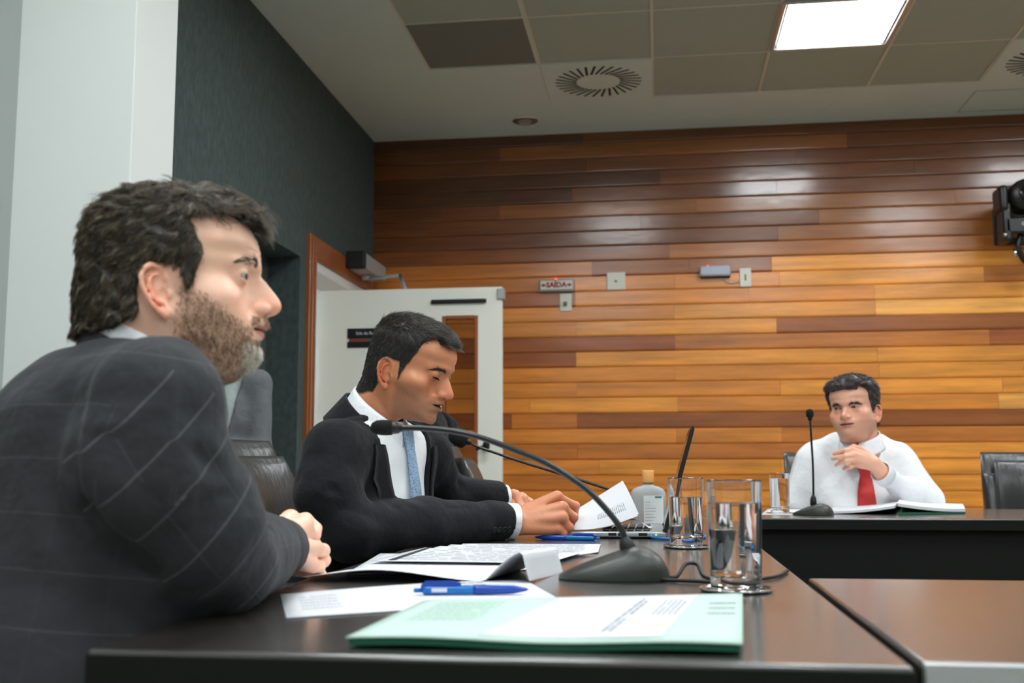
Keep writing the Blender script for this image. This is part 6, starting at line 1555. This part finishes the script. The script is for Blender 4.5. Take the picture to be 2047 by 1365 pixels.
put(c, 'blue network cable plugged into the side of the laptop', 'cable')
# sanitiser bottle
bc = atz(1296, 1055); bc[1] = 2.98; bc[0] = at(1296, 1000, 2.98)[0]
ztop = at(1293, 940, 2.98)[2]
r = empty('gel_bottle', (bc[0], bc[1], TZ), label='clear flask of hand gel with an orange cap, behind the laptop', cat='bottle')
H_ = ztop-TZ; Sx, Sy = .0475, .03
def flask(name, mt, prof, off=0):
    V = []; F = []; n = 40; m_ = len(prof)
    for hx, hy, z in prof:
        for i in range(n):
            a = 2*math.pi*i/n; e = .55 if hx > .03 else 1
            cx_, sx_ = math.cos(a), math.sin(a)
            V.append((bc[0]+math.copysign(abs(cx_)**e, cx_)*hx, bc[1]+math.copysign(abs(sx_)**e, sx_)*hy, TZ+z))
    for k in range(m_-1):
        for i in range(n): j = (i+1) % n; F.append((k*n+i, k*n+j, (k+1)*n+j, (k+1)*n+i))
    F.append(tuple(range(n-1, -1, -1))); F.append(tuple(range((m_-1)*n, m_*n)))
    return np_mesh(name, V, F, mt, r)
flask('body', M['pet'], [(Sx-.004, Sy-.004, 0), (Sx, Sy, .004), (Sx, Sy, H_*.55), (Sx*.97, Sy*.97, H_*.62), (Sx*.86, Sy*.9, H_*.67), (Sx*.62, Sy*.75, H_*.71), (Sx*.36, Sy*.52, H_*.735), (.0125, .0125, H_*.75), (.0125, .0125, H_*.8)])
MB().lathe([(0, H_*.78), (.0155, H_*.78), (.016, H_*.80), (.016, H_*.985), (.0145, H_), (0, H_)], (bc[0], bc[1], TZ), 32).build('cap', M['orange'], r)
MB().box((bc[0]-.012, bc[1]-Sy-.0012, TZ+.012), (bc[0]+.04, bc[1]-Sy-.0004, TZ+H_*.56), .0002, 1).build('label', M['label'], r)
MB().box((bc[0]+.018, bc[1]-Sy-.0016, TZ+H_*.52), (bc[0]+.036, bc[1]-Sy-.001, TZ+H_*.55)).build('label_badge', M['teal'], r)
m = MB(); rnd = random.Random(3)
for k in range(7): m.box((bc[0]-.008, bc[1]-Sy-.0016, TZ+.02+k*.008), (bc[0]+rnd.uniform(.005, .03), bc[1]-Sy-.001, TZ+.021+k*.008))
m.build('small_print', M['ink'], r)
# lifted pages in the suited man's fingers
r = empty('paper_sheet', (-.1, 2.62, TZ+.02), label='curved grey-looking pages lifted over the laptop in the suited man\'s fist', cat='paper')
def lifted(offs, name):
    V = []; F = []; nu, nv = 22, 18
    A = at(1118, 1058, 2.52); Bp = at(1275, 1031, 2.50); Cc = at(1243, 964, 2.68); Dd = at(1150, 1022, 2.66)
    for lay in (0, 1):
        for j in range(nv+1):
            for i in range(nu+1):
                s, t = i/nu, j/nv
                p = (A*(1-s)+Bp*s)*(1-t)+(Dd*(1-s)+Cc*s)*t
                p = p+np.array([0, -.03*math.sin(math.pi*t)-.006*lay*0, -.012*math.sin(math.pi*s)*(1-t)+.006*math.sin(math.pi*t)])+np.array([offs*.5, offs, offs])+np.array([0, .0005*lay, 0])
                V.append(p)
    n = (nu+1)*(nv+1)
    for lay in (0, 1):
        for j in range(nv):
            for i in range(nu): q = lay*n+j*(nu+1)+i; f = (q, q+1, q+nu+2, q+nu+1); F.append(f if lay else f[::-1])
    return np_mesh(name, V, F, M['paper'], r)
lifted(0, 'page'); lifted(.004, 'page')
A_, B_, C_, D_ = at(1118, 1058, 2.52), at(1275, 1031, 2.50), at(1243, 964, 2.68), at(1150, 1022, 2.66); V = []; F = []; rnd = random.Random(9)
for k in range(15):
    s0 = .50+k*.027; t0 = .22
    while t0 < .82:
        t1 = min(.84, t0+rnd.uniform(.04, .12)); b0 = len(V)
        for s_, t_ in ((s0, t0), (s0+.011, t0), (s0+.011, t1), (s0, t1)):
            p = (A_*(1-s_)+B_*s_)*(1-t_)+(D_*(1-s_)+C_*s_)*t_; V.append(p+np.array([0, -.03*math.sin(math.pi*t_)-.0009, -.012*math.sin(math.pi*s_)*(1-t_)+.006*math.sin(math.pi*t_)]))
        F.append((b0, b0+1, b0+2, b0+3)); t0 = t1+.018
put(np_mesh('printed_text', V, F, M['ink'], r, smooth=False), kind='stuff')
# folded underside of those pages resting on the keyboard
V = []; F = []; nu, nv = 20, 6
A, Bp = at(1200, 1044, 2.60), at(1302, 1046, 2.60)
for j in range(nv+1):
    for i in range(nu+1):
        s, t = i/nu, j/nv; p = A*(1-s)+Bp*s; V.append((p[0], p[1]+.09*t, max(TZ+.0185, TZ+.018+.022*math.sin(math.pi*min(1, s*1.05)**1.6)*(1-.3*t))))
for j in range(nv):
    for i in range(nu): q = j*(nu+1)+i; F.append((q, q+1, q+nu+2, q+nu+1))
np_mesh('curled_page', V, F, M['paper'], r)
# far table papers
r = empty('folder', atz(1790, 1023), label='open folder of white papers with green edges in front of the white-shirted man', cat='folder')
C5 = [atz(1642, 1027), atz(1790, 1029), atz(1800, 1015), atz(1680, 1014)]
flat_sheet('page', C5, TZ+.001, M['paper'], r, .008, warp=lambda s, t: .022*s*s)
C5 = [atz(1795, 1029), atz(1930, 1027), atz(1925, 1016), atz(1800, 1015)]
flat_sheet('green_pages', C5, TZ+.001, M['greenpad'], r, .006)
flat_sheet('page', C5, TZ+.0075, M['paper'], r, .010, warp=lambda s, t: .022*(1-s)**2)
C6 = [atz(1520, 1029), atz(1660, 1030), atz(1690, 1019), atz(1535, 1018)]
r = empty('paper_sheet', atz(1600, 1024), label='white paper on the far table under the upright microphone', cat='paper')
flat_sheet('sheet', C6, TZ+.0004, M['paper'], r, .0008)
